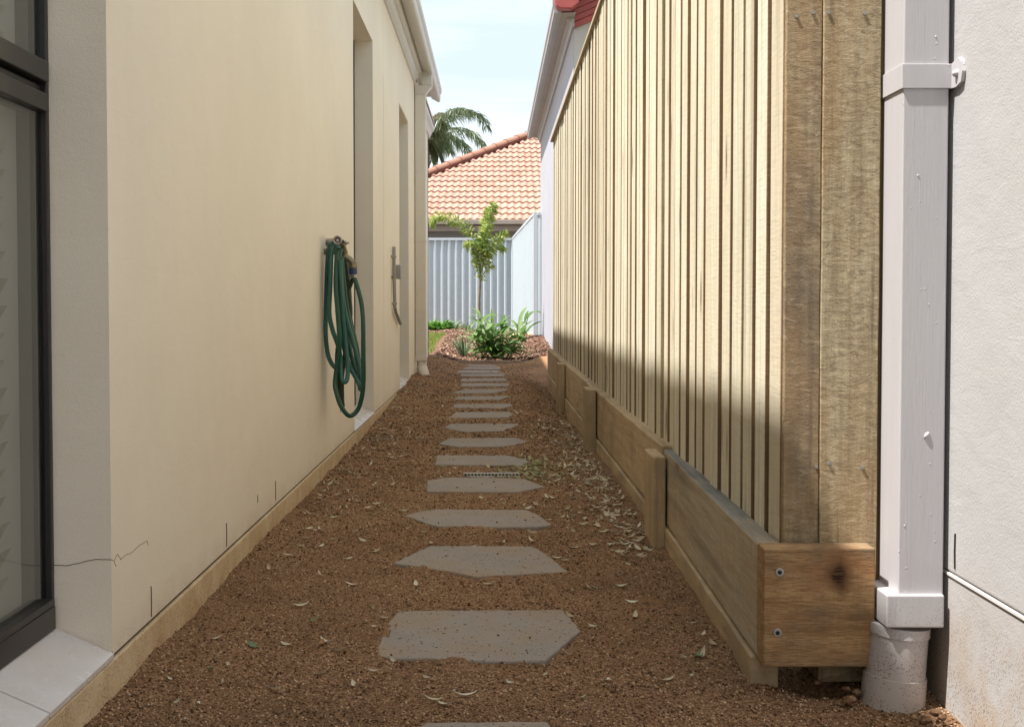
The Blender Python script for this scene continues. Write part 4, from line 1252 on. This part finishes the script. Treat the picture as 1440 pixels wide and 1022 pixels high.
# ---- conduit on the wall
cd = thing('wall_conduit', 'grey electrical conduit with a small junction box between the two far windows', 'conduit', (XW, 7.6, 0.8))
def pw(u, v): 
    p = atX(u, v, XW + 0.018); return p
path = [pw(554, 347), pw(554, 372), pw(555, 420), pw(555, 432), pw(557, 440), pw(563, 455)]
mb = MB(); mb.tube(path, 0.0115, 10); obj('conduit', mb, M['grey_pvc'], cd, True)
p = pw(555, 382); mb = MB(); mb.box(XW, XW + 0.055, p.y + 0.03, p.y + 0.12, p.z - 0.045, p.z + 0.045); obj('junction_box', mb, M['grey_pvc'], cd, bev=0.006)
for (u, v) in ((554, 361), (555, 390), (555, 427)):
    p = pw(u, v); mb = MB(); mb.box(XW, XW + 0.033, p.y - 0.018, p.y + 0.018, p.z - 0.008, p.z + 0.008); obj('clip', mb, M['grey_pvc'], cd, bev=0.003)

# ---- garden tap and hose
tapp = thing('garden_tap', 'old brass garden tap with a round holder from which the green hose hangs', 'tap', (XW, 4.55, 0.87))
def hp(u, v, y): return atY(u, v, y)
c0 = hp(475, 338, 4.42)
mb = MB()
mb.tube([(c0.x, c0.y, c0.z), (c0.x, c0.y + 0.012, c0.z)], 0.017, 20)
obj('holder_back', mb, M['grime_and_void'], tapp, True)  # dark disc painted for the shade inside the open end
ring = [(c0.x + 0.014 * math.cos(a), c0.y - 0.003, c0.z + 0.014 * math.sin(a)) for a in [2 * math.pi * k / 24 for k in range(24)]]
mb = MB(); mb.tube(ring, 0.0042, 8, True); mb.tube([(c0.x, c0.y - 0.004, c0.z), (c0.x, c0.y + 0.004, c0.z)], 0.0065, 12)
obj('holder_ring', mb, M['chrome'], tapp, True)
mb = MB(); mb.tube([(c0.x, c0.y + 0.01, c0.z), (c0.x - 0.01, c0.y + 0.10, c0.z), (XW - 0.01, c0.y + 0.16, c0.z)], 0.015, 12)
mb.tube([(c0.x + 0.02, c0.y + 0.0, c0.z - 0.003), (c0.x + 0.034, c0.y + 0.01, c0.z - 0.010), (c0.x + 0.042, c0.y + 0.01, c0.z - 0.008)], [0.006, 0.004, 0.003], 8)
obj('holder_arm', mb, M['chrome'], tapp, True)
b0, b1, b2, b3, b4 = hp(481, 342, 4.47), hp(484, 354, 4.5), hp(485, 361, 4.5), hp(491, 364, 4.5), hp(496, 370, 4.5)
mb = MB(); mb.tube([(XW - 0.01, 4.5, b1.z), b1], 0.012, 12); mb.tube([b0, b1, b2], [0.010, 0.014, 0.013], 12); mb.tube([b2, b3, b4], [0.013, 0.012, 0.014], 12)
mb.tube([hp(486, 345, 4.5), hp(485, 339, 4.5)], 0.006, 10)
obj('tap_body', mb, M['brass'], tapp, True)
mb = MB(); mb.tube([hp(496, 369, 4.5), hp(496.5, 377, 4.5)], 0.0165, 14); obj('connector', mb, M['brass'], tapp, bev=0.001)
mb = MB(); mb.tube([hp(496.5, 377, 4.5), hp(496.5, 386, 4.5)], 0.0160, 14); obj('connector_collar', mb, M['blue'], tapp, bev=0.001)
mb = MB(); mb.tube([hp(496.5, 386, 4.5), hp(497, 391, 4.5)], [0.015, 0.0125], 14); obj('connector_nut', mb, M['chrome'], tapp, bev=0.001)

hose = thing('garden_hose', 'green garden hose hanging in long loops from the wall tap', 'hose', (-0.57, 4.5, 0.2))
def smooth_path(pts, n=6):
    P = [Vector(p) for p in pts]; out = []
    for k in range(len(P) - 1):
        p0 = P[max(k - 1, 0)]; p1 = P[k]; p2 = P[k + 1]; p3 = P[min(k + 2, len(P) - 1)]
        for q in range(n):
            t = q / n
            out.append(0.5 * ((2 * p1) + (p2 - p0) * t + (2 * p0 - 5 * p1 + 4 * p2 - p3) * t * t + (3 * p1 - p0 - 3 * p2 + p3) * t ** 3))
    out.append(P[-1]); return out
strands = [
 # (pixels, near/far y, material)
 ([(472, 344), (467, 342), (462, 350), (460, 380), (458.5, 430), (458, 470), (461, 497), (467, 512), (474, 518.5)], 4.46, 'hose_old'),
 ([(474, 346), (469, 347), (466, 358), (464.5, 400), (463, 440), (468, 465), (475, 485), (479, 505), (480.5, 530), (484, 537), (488, 533), (489, 515), (486, 480), (482, 440), (479, 400), (478, 366)], 4.42, 'hose_old'),
 ([(477, 347), (474, 352), (473, 370), (472, 400), (474, 430), (477, 470), (477, 495), (473, 520), (471, 540), (473, 552), (479, 570), (490, 584), (500, 580), (507, 566), (511, 540), (511, 500), (510.5, 450), (508, 425), (503, 405), (498.5, 391)], 4.40, 'hose'),
 ([(480, 350), (477.5, 360), (475.5, 385), (475, 420), (478, 455), (484, 490), (492, 515), (501, 532), (505, 540), (507, 548), (508, 535), (504, 510), (496, 480), (489, 455), (483, 425), (480, 395), (480, 362)], 4.44, 'hose_old'),
 ([(481, 362), (483, 390), (486, 420), (489, 440), (494, 465), (500, 495), (505, 520), (508, 543)], 4.47, 'hose'),
 ([(484, 364), (487, 385), (490, 410), (493, 440), (489, 470), (485, 500), (481, 530), (481, 560), (482, 571), (479, 560), (475, 530), (474, 505), (476, 480), (480, 450), (485, 425), (491, 405), (497, 391)], 4.52, 'hose_dirty'),
 ([(486, 366), (490, 395), (492, 430), (489, 465), (492, 490), (498, 515), (503, 530), (506, 520), (502, 490), (494, 455), (488, 420), (484, 385), (482, 366)], 4.54, 'hose'),
]
for (px, yy, mk) in strands:
    pts = []
    for q, (u, v) in enumerate(px):
        p = hp(u, v, yy + 0.012 * math.sin(q * 1.1 + yy * 40))
        if p.x < XW + 0.0105:
            p = atX(u, v, XW + 0.0105)
        pts.append(p)
    mb = MB(); mb.tube(smooth_path(pts), 0.0086, 12)
    obj('hose_loop', mb, M[mk], hose, True)

# ---- right downpipe in the foreground
rp2 = thing('downpipe', 'large off-white square downpipe beside the rough fence boards in the foreground', 'downpipe', (0.71, 2.0, 0))
PX0, PX1, PY0, PY1 = 0.6730, 0.7480, 1.950, 2.050
mb = MB(); mb.box(PX0, PX1, PY0, PY1, 0.150, 2.6); obj('pipe', mb, M['pipe'], rp2, bev=0.0025, seg=3)
br = link('bracket', None, rp2, Vector((0.71, 1.95, 1.03)) - wloc(rp2))
z0, z1 = atY(1300, 124.5, 1.947).z, atY(1300, 90, 1.947).z
mb = MB(); mb.box(PX0 - 0.003, PX1 + 0.004, PY0 - 0.0035, PY0 - 0.0003, z0, z1); mb.box(PX0 - 0.0032, PX0 - 0.0003, PY0 - 0.0034, PY1 + 0.003, z0, z1)
obj('strap', mb, M['pipe'], br, bev=0.0008)
xa = PX1 + 0.001; zc = (z0 + z1) / 2
mb = MB()
tab = [(PY0 - 0.003, z0), (PY0 - 0.003, z1), (PY0 - 0.030, z1 + 0.005), (PY0 - 0.044, z1 - 0.004), (PY0 - 0.048, zc), (PY0 - 0.042, z0 + 0.004), (PY0 - 0.022, z0 - 0.001)]
n = len(tab)
mb.add([(0.7505, a, b) for a, b in tab] + [(0.7568, a, b) for a, b in tab], [tuple(range(n)), tuple(range(2 * n - 1, n - 1, -1))] + [(k, n + k, n + (k + 1) % n, (k + 1) % n) for k in range(n)])
obj('tab', mb, M['pipe'], br)
mb = MB(); 
rr_ = [(0.7505 - 0.0075 * math.sin(a), 0.0065 * math.cos(a)) for a in (0, 0.4, 0.8, 1.2, 1.5)]
mb.tube([(x, PY0 - 0.026, zc) for x, _ in rr_], [max(q, 0.0006) for _, q in rr_], 12); obj('screw', mb, M['pipe'], br, True)
# paint runs and blob
mb = MB()
def blob(u, v, ax, az, lean=0.0):
    mb = globals()['mb']
    p = atY(u, v, PY0); 
    vs = []; fs = []
    for i_ in range(5):
        ph = (math.pi / 2) * i_ / 4
        for j in range(8):
            th = 2 * math.pi * j / 8
            vs.append((p.x + ax * math.cos(ph) * math.cos(th) + lean * math.cos(ph) * math.sin(th), PY0 - ax * 0.7 * math.sin(ph) + 0.0004, p.z + az * math.cos(ph) * math.sin(th)))
    for i_ in range(4):
        for j in range(8): fs.append((i_ * 8 + j, i_ * 8 + (j + 1) % 8, i_ * 8 + 8 + (j + 1) % 8, i_ * 8 + 8 + j))
    mb.add(vs, fs)
blob(1303, 612, 0.0045, 0.0060, 0.0025); obj('paint_blob', mb, M['pipe'], rp2, True); mb = MB()
for (u, v, s_) in ((1316, 52, .0018), (1291, 247, .0020), (1305, 174, .001), (1306, 428, .0014), (1295, 407, .0012), (1308, 578, .0012), (1308, 652, .0013), (1272, 739, .0016), (1264, 775, .001), (1294, 283, .0012), (1281, 690, .001)):
    blob(u, v, s_, s_ * 1.3)
obj('paint_specks', mb, M['pipe'], rp2, True)['kind'] = 'stuff'
# square-to-round adaptor: hexagon-ended collar, tapering at the left
zc0, zc1 = atY(1280, 886, 1.943).z, atY(1280, 836, 1.943).z
mb = MB(); mb.box(0.6516, 0.7475, PY0 - 0.008, PY1 + 0.006, zc0 + 0.004, zc1)
mb2 = MB().add([(PX0 - 0.012, PY0 - 0.008, zc0 + 0.004), (PX1 + 0.0055, PY0 - 0.008, zc0 + 0.004), (PX1 + 0.0055, PY1 + 0.010, zc0 + 0.004), (PX0 - 0.012, PY1 + 0.010, zc0 + 0.004),
                (PX0 + 0.002, PY0 - 0.004, zc0 - 0.010), (PX1 - 0.010, PY0 - 0.004, zc0 - 0.010), (PX1 - 0.010, PY1, zc0 - 0.010), (PX0 + 0.002, PY1, zc0 - 0.010)],
               [(4, 7, 6, 5), (4, 5, 1, 0), (5, 6, 2, 1), (6, 7, 3, 2), (7, 4, 0, 3)])
obj('adaptor', mb, M['pipe'], rp2, bev=0.003, seg=3)
cx0 = 0.6935; cy0 = 1.995
def cyl_pts(zs): 
    return [(cx0 - 0.016 * (0.15 - z) / 0.2, cy0, z) for z in zs]
zt_ = zc0 - 0.002
mb = MB(); mb.tube(cyl_pts([zt_, 0.108]), [0.0505, 0.0510], 40); obj('socket', mb, M['pipe'], rp2, True)
mb = MB(); mb.tube(cyl_pts([0.108, 0.062, 0.030]), [0.0485, 0.0490, 0.0495], 40); obj('round_pipe', mb, M['pipe'], rp2, True)
mb = MB(); mb.tube(cyl_pts([0.038, 0.0, -0.05]), [0.0520, 0.0530, 0.0530], 40); obj('ground_collar', mb, M['pipe'], rp2, True)
# rubble and shavings round its foot
mb = MB()
def rockmb(mb, p, s, seed, flat=0.6, k1=5, k2=9):
    r = random.Random(seed); vs = [(p[0], p[1], p[2] + s * flat)]; fs = []
    for i_ in range(1, k1):
        ph = math.pi * i_ / k1
        for j in range(k2):
            th = 2 * math.pi * j / k2; q = s * r.uniform(0.8, 1.15)
            vs.append((p[0] + q * math.sin(ph) * math.cos(th), p[1] + q * math.sin(ph) * math.sin(th), p[2] + q * flat * math.cos(ph)))
    vs.append((p[0], p[1], p[2] - s * flat)); last = len(vs) - 1
    for j in range(k2): fs.append((0, 1 + j, 1 + (j + 1) % k2)); fs.append((last, last - k2 + (j + 1) % k2, last - k2 + j))
    for i_ in range(k1 - 2):
        for j in range(k2):
            a = 1 + i_ * k2 + j; b = 1 + i_ * k2 + (j + 1) % k2
            fs.append((a, a + k2, b + k2, b))
    mb.add(vs, fs)
for k, (u, v, s_) in enumerate(((1195, 985, 0.012), (1205, 975, 0.010), (1190, 970, 0.008), (1316, 1003, 0.010), (1300, 1013, 0.012), (1325, 1010, 0.008), (1183, 950, 0.009), (1160, 945, 0.008), (1150, 960, 0.007))):
    p = atZ(u, v, 0.004); rockmb(mb, (p.x, p.y, 0.006), s_, k)
o = obj('rubble', mb, M['soil'], None, True); tag(o, 'clods and crumbs of soil around the foot of the near downpipe', None, None, 'stuff')

# ---- garden edging
o = obj('timber_edging', MB().box(-0.68, 0.62, 12.84, 12.88, -0.08, 0.035), M['edging'], None, bev=0.004)
tag(o, 'thin dark timber edging between the soil path and the mulch bed', 'edging')
# concrete strip and lawn at the left
A, B = atZ(628, 481, 0.09), atZ(607, 508, 0.03)
zz = [0.115, 0.115, 0.03, 0.03]
cs = [Vector((-0.715, 17.0, 0)), Vector((-0.652, 17.0, 0)), Vector((-0.652, 12.95, 0)), Vector((-0.715, 12.95, 0))]
mb = MB().add([(p.x, p.y, z) for p, z in zip(cs, (0.125, 0.125, 0.028, 0.028))] + [(p.x, p.y, -0.06) for p in cs],
              [(0, 1, 2, 3), (4, 7, 6, 5), (0, 4, 5, 1), (1, 5, 6, 2), (2, 6, 7, 3), (3, 7, 4, 0)])
o = obj('concrete_strip', mb, M['concrete'], None, bev=0.004); tag(o, 'pale concrete mowing strip between the lawn and the mulch', 'edging')
mb = MB()
for k in range(5200):
    t = random.random(); y = 12.9 + t * 5.0
    x = -0.722 - random.random() ** 1.2 * 0.8
    z = float(gz(x, y)); a_ = random.uniform(0, 6.28); h_ = random.uniform(0.03, 0.075); wd = 0.004
    dx, dy = math.cos(a_), math.sin(a_); lx, ly = random.uniform(-.03, .03), random.uniform(-.03, .03)
    mb.add([(x - wd * dx, y - wd * dy, z - 0.01), (x + wd * dx, y + wd * dy, z - 0.01), (x + lx, y + ly, z + h_)], [(0, 1, 2)])
o = obj('lawn_grass', mb, M['grass']); tag(o, 'patch of bright green lawn grass at the left of the garden', None, None, 'stuff')
# lawn base
mb = MB().add([(-2.6, 12.95, 0.030), (-0.716, 12.95, 0.030), (-0.716, 17.9, 0.128), (-2.6, 17.9, 0.128)], [(0, 1, 2, 3)])
o = obj('lawn', mb, M['terrain']); o['kind'] = 'structure'; o['label'] = 'ground under the lawn'

# ---- mulch chips
N = 22000
x = rng.uniform(-1.35, 0.72, N); y = 1 / (1 / 12.9 - rng.random(N) * (1 / 12.9 - 1 / 22.8))
k = ~((x < -0.65) & (y < 17.9)); x, y = x[k], y[k]; N = len(x)
z = gz(x, y) + 0.05 * fbm(x * 3, y * 3, 3) + rng.uniform(0.0, 0.02, N)
th = rng.uniform(0, 6.28, N); l_ = rng.uniform(0.008, 0.028, N); wd = rng.uniform(0.004, 0.012, N); tilt = rng.uniform(-0.6, 0.6, N)
b = np.array([[-1, -1, 0], [1, -1, 0], [1, 1, 0], [-1, 1, 0], [0, 0, 0.5]])
VV = np.empty((N, 5, 3))
lx = b[None, :, 0] * l_[:, None]; ly = b[None, :, 1] * wd[:, None]
VV[..., 0] = lx * np.cos(th)[:, None] - ly * np.sin(th)[:, None] + x[:, None]
VV[..., 1] = lx * np.sin(th)[:, None] + ly * np.cos(th)[:, None] + y[:, None]
VV[..., 2] = z[:, None] + lx * np.sin(tilt)[:, None] + b[None, :, 2] * 0.015
FF = (np.array([[0, 1, 4], [1, 2, 4], [2, 3, 4], [3, 0, 4]])[None] + (np.arange(N) * 5)[:, None, None]).reshape(-1, 3)
o = link('mulch_chips', np_mesh('mulch_chips', VV.reshape(-1, 3), FF, M['chip']))
tag(o, 'loose reddish brown bark chips over the garden bed', None, None, 'stuff')

# ---- rocks
for (u, v, yy, s_, lab) in ((624, 473, 21.0, 0.115, 'tan rock beside the small leafy plant at the left fence'), (679, 491, 14.8, 0.055, 'yellowish stone half hidden by the leafy bush'),
                            (727, 463, 18.0, 0.10, 'pale rock behind the bush near the side fence'), (674, 481, 16.4, 0.075, 'flat pale stone in the mulch left of the bush'), (748, 478, 17.0, 0.07, 'small tan stone at the foot of the side fence')):
    p = atY(u, v, yy); mb = MB(); rockmb(mb, (p.x, p.y, float(gz(p.x, p.y)) + s_ * 0.25), s_, int(u), 0.55, 6, 10)
    o = obj('rock', mb, M['rock'], None, True, org=(p.x, p.y, float(gz(p.x, p.y)))); tag(o, lab, 'rock', 'garden rocks')

# ---- plants
def blade(mb, p, az, L_, W_, lift, droop, n=6, fold=0.25, tw=0.0):
    """long leaf from p: rises at angle lift and bends over by droop"""
    d0 = Vector((math.cos(az), math.sin(az), 0)); sd_ = Vector((-math.sin(az), math.cos(az), 0))
    pos = Vector(p); vs = []; fs = []
    for q in range(n + 1):
        t = q / n; an = lift - droop * t
        wq = W_ * (math.sin(math.pi * (0.08 + 0.92 * t)) ** 0.75) * 0.5
        up_ = (-d0 * math.sin(an) + Vector((0, 0, 1)) * math.cos(an))
        vs += [pos - sd_ * wq + up_ * wq * fold, pos.copy(), pos + sd_ * wq + up_ * wq * fold]
        pos = pos + (d0 * math.cos(an) + Vector((0, 0, 1)) * math.sin(an)) * (L_ / n)
    for q in range(n):
        a = q * 3; fs += [(a, a + 1, a + 4, a + 3), (a + 1, a + 2, a + 5, a + 4)]
    mb.add(vs, fs)
# big leafy bush
bp = atY(702, 503, 13.45); bz = float(gz(bp.x, bp.y))
bush = thing('leafy_bush', 'bushy plant with long dark lance leaves at the front of the mulch bed', 'bush', (bp.x, bp.y, bz))
lms = []
for (L_, W_, dr) in ((0.30, 0.066, 0.9), (0.34, 0.060, 0.7), (0.26, 0.070, 1.3), (0.31, 0.056, 0.5)):
    mb = MB(); blade(mb, (0, 0, 0), 0, L_, W_, 0.0, dr, 7, 0.35); lms.append(mesh_of('leaf', mb, M['bush'], (0, 0, 0), True))
stems = [(random.uniform(-0.22, 0.22), random.uniform(-0.14, 0.14), random.uniform(0.24, 0.50)) for _ in range(17)]
smb = MB()
for (sx, sy, sh) in stems:
    ex, ey = sx * 1.5, sy * 1.4
    smb.tube([(bp.x + sx * 0.4, bp.y + sy * 0.4, bz), (bp.x + ex * 0.8, bp.y + ey * 0.8, bz + sh * 0.5), (bp.x + ex, bp.y + ey, bz + sh)], 0.005, 5)
    for q in range(9):
        t = 0.25 + 0.75 * q / 8
        o = link('leaf', lms[random.randrange(4)], bush, (ex * t, ey * t, sh * t))
        az = q * 2.4 + random.uniform(-0.5, 0.5) + sx * 30
        o.rotation_euler = Euler((random.uniform(-0.5, 0.5), -(0.15 + 0.75 * t + random.uniform(-0.35, 0.25)), az), 'XYZ')
        o.scale = (random.uniform(0.65, 1.12),) * 3
obj('stems', smb, M['bush_low'], bush)
mb = MB()
for k in range(240):
    a_ = random.uniform(0, 6.28); rr = random.uniform(0, 0.30)
    blade(mb, (bp.x + rr * math.cos(a_) * 0.9, bp.y + rr * math.sin(a_), bz + random.uniform(0.02, 0.20) + 0.1 * (0.3 - rr)), random.uniform(0, 6.28), random.uniform(0.05, 0.12), random.uniform(0.015, 0.03), random.uniform(-0.2, 1.0), 1.0, 4)
o = obj('low_foliage', mb, M['bush_low'], bush, True); o['kind'] = 'stuff'

# young foxtail-like palm
yt = 16.0; tp = atY(674, 474, yt); tz = float(gz(tp.x, tp.y))
fox = thing('young_palm', 'young palm with a slim ringed stem and bushy yellow-green fronds before the steel fence', 'palm tree', (tp.x, tp.y, tz))
top = atY(675, 372, yt)
mb = MB(); n = 18; pts = []; rs = []
for q in range(n + 1):
    t = q / n; z = tz + (top.z - tz) * t
    pts.append((tp.x + (top.x - tp.x) * t + 0.006 * math.sin(t * 9), yt, z)); rs.append(0.018 - 0.006 * t + (0.004 if q % 2 else 0))
mb.tube(pts, rs, 10); obj('stem', mb, M['bark'], fox, True)
fr = [
 ([(675, 385), (670, 350), (660, 325), (645, 312), (628, 305), (614, 305), (606, 313)], 0.0, 120, 0.14),
 ([(675, 380), (678, 350), (684, 325), (690, 302), (694, 287)], -0.15, 170, 0.13),
 ([(676, 380), (677, 352), (680, 330), (683, 310), (688, 295)], 0.15, 150, 0.13),
 ([(676, 385), (682, 362), (690, 348), (700, 335), (712, 328)], -0.2, 130, 0.12),
 ([(676, 385), (684, 365), (694, 352), (702, 346), (708, 352)], 0.2, 70, 0.11),
 ([(675, 385), (673, 365), (668, 350), (662, 342), (656, 345)], -0.2, 80, 0.11),
 ([(675, 400), (680, 385), (686, 376), (692, 372)], -0.1, 26, 0.09),
 ([(675, 395), (672, 382), (670, 372), (667, 366)], 0.1, 34, 0.08),
]
for (pp, dy, nl, ll) in fr:
    P = smooth_path([atY(u, v, yt + dy * q / len(pp)) for q, (u, v) in enumerate(pp)], 8)
    f_ = link('frond', None, fox, P[0] - wloc(fox))
    mb = MB(); mb.tube(P, [0.007 * (1 - 0.8 * q / len(P)) for q in range(len(P))], 5); obj('rachis', mb, M['bush_low'], f_)
    mb = MB()
    nl = int(nl * 2.1)
    for k in range(nl):
        t = 0.12 + 0.88 * (k / nl); q = min(int(t * (len(P) - 1)), len(P) - 2); p = P[q].lerp(P[q + 1], t * (len(P) - 1) - q)
        tan = (P[q + 1] - P[q]).normalized(); side_ = Vector((random.gauss(0, 1), random.gauss(0, 1), random.gauss(0, 1)))
        side_ = (side_ - tan * side_.dot(tan)).normalized(); dr = (side_ + tan * 0.55 + Vector((0, 0, -0.15))).normalized()
        l_ = ll * 1.15 * random.uniform(0.65, 1.1) * (1 - 0.3 * t); w_ = 0.022
        s2 = dr.cross(Vector((random.uniform(-1, 1), random.uniform(-1, 1), random.uniform(-1, 1)))).normalized() * w_ / 2
        e = p + dr * l_ + Vector((0, 0, -0.02)); m_ = p + dr * l_ * 0.5 + Vector((0, 0, 0.005))
        mb.add([p, m_ - s2, e, m_ + s2], [(0, 1, 2, 3)])
    obj('leaflets', mb, M['fox'], f_)

def tuft(name, label, u, v, yy, n, L_, W_, mat, spread=0.06, lift=(0.7, 1.4), droop=1.2, cat='plant'):
    p = atY(u, v, yy); z = float(gz(p.x, p.y)) + 0.005
    r = thing(name, label, cat, (p.x, p.y, z))
    mb = MB()
    for k in range(n):
        a_ = random.uniform(0, 6.28); rr = spread * math.sqrt(random.random())
        blade(mb, (p.x + rr * math.cos(a_), p.y + rr * math.sin(a_), z), a_ + random.uniform(-0.6, 0.6), L_ * random.uniform(0.6, 1.1), W_ * random.uniform(0.7, 1.2), random.uniform(*lift), random.uniform(0.3, 1) * droop, 5)
    obj('foliage', mb, mat, r, True)
    return r
tuft('strappy_plant', 'pale green strappy plant left of the leafy bush', 651, 499, 13.9, 46, 0.30, 0.016, M['strap'], 0.05, (0.9, 1.5), 1.2)
tuft('leafy_plant', 'bright green leafy clump against the fence at far left', 614, 474, 20.5, 150, 0.24, 0.055, M['bush_low'], 0.22, (0.3, 1.4), 1.2)
tuft('grass_tuft', 'small dark grassy tuft right of the tan rock', 636, 473, 20.5, 60, 0.24, 0.02, M['strap'], 0.10, (0.7, 1.4), 0.9)
tuft('grass_tuft', 'tiny tuft at the foot of the back fence behind the strappy plant', 655, 470, 21.5, 40, 0.20, 0.02, M['strap'], 0.10, (0.7, 1.4), 0.9)

# far palm
PYY = 42.0
pc = atY(597, 192, PYY)
pal = thing('tall_palm', 'large feathery palm rising behind the tiled roof', 'palm tree', (pc.x, pc.y, 0))
mb = MB(); mb.tube([(pc.x, pc.y, 0), (pc.x + 0.1, pc.y, pc.z * 0.5), (pc.x, pc.y, pc.z)], [0.22, 0.17, 0.14], 12); obj('trunk', mb, M['bark'], pal, True)
def PP(u, v, dy=0): return atY(u, v, PYY + dy)
fronds = [
 ([(597, 192), (610, 178), (630, 163), (655, 156), (674, 162), (685, 178)], 0.5, 'palm', 0.95),
 ([(597, 192), (612, 172), (628, 158), (644, 152), (660, 155)], -0.8, 'palm', 0.8),
 ([(597, 192), (615, 184), (640, 180), (662, 184), (678, 200), (689, 213)], -0.3, 'palm', 1.0),
 ([(597, 192), (615, 190), (634, 192), (650, 201), (662, 216)], 0.6, 'palm', 0.95),
 ([(597, 192), (610, 192), (624, 199), (634, 212)], 0.9, 'palm', 0.9),
 ([(597, 192), (606, 195), (613, 205), (617, 220)], 0.3, 'palm', 0.95),
 ([(597, 192), (601, 200), (605, 212), (607, 228)], 0.8, 'palm', 0.9),
 ([(597, 192), (603, 175), (609, 165), (617, 160)], 0.2, 'palm_dry', 0.9),
 ([(597, 192), (604, 182), (614, 174), (622, 172)], -0.5, 'palm', 0.9),
 ([(597, 192), (580, 175), (560, 165), (540, 170), (525, 185)], 0.2, 'palm', 1.0),
 ([(597, 192), (578, 188), (558, 195), (545, 212)], -0.4, 'palm', 1.0),
 ([(597, 192), (590, 170), (580, 152), (568, 140)], 0.6, 'palm', 0.9),
 ([(597, 192), (585, 200), (575, 215), (570, 232)], 0.4, 'palm', 0.9),
]
for (pp, dy, mk, ll) in fronds:
    P = smooth_path([PP(u, v, dy * q) for q, (u, v) in enumerate(pp)], 12)
    f_ = link('frond', None, pal, P[0] - wloc(pal))
    mb = MB(); mb.tube(P, [0.03 * (1 - 0.85 * q / len(P)) for q in range(len(P))], 5); obj('rachis', mb, M['palm'], f_)
    mb = MB(); n = 130
    for k in range(n):
        t = 0.10 + 0.9 * k / n; q = min(int(t * (len(P) - 1)), len(P) - 2); p = P[q].lerp(P[q + 1], t * (len(P) - 1) - q)
        tan = (P[q + 1] - P[q]).normalized(); sd_ = tan.cross(Vector((0, 0, 1))).normalized()
        for sg in (-1, 1):
            dr = (sd_ * sg * random.uniform(0.25, 0.7) + tan * random.uniform(0.3, 0.7) + Vector((0, 0, random.uniform(-0.75, 0.05)))).normalized()
            l_ = ll * random.uniform(0.5, 0.95) * (1 - 0.55 * t); w_ = random.uniform(0.02, 0.045)
            s2 = dr.cross(Vector((random.uniform(-1, 1), 1, random.uniform(-1, 1)))).normalized() * w_ / 2
            m_ = p + dr * l_ * 0.5; e = p + dr * l_ + Vector((0, 0, -l_ * 0.35))
            mb.add([p, m_ - s2, e, m_ + s2], [(0, 1, 2, 3)])
    obj('leaflets', mb, M[mk], f_)
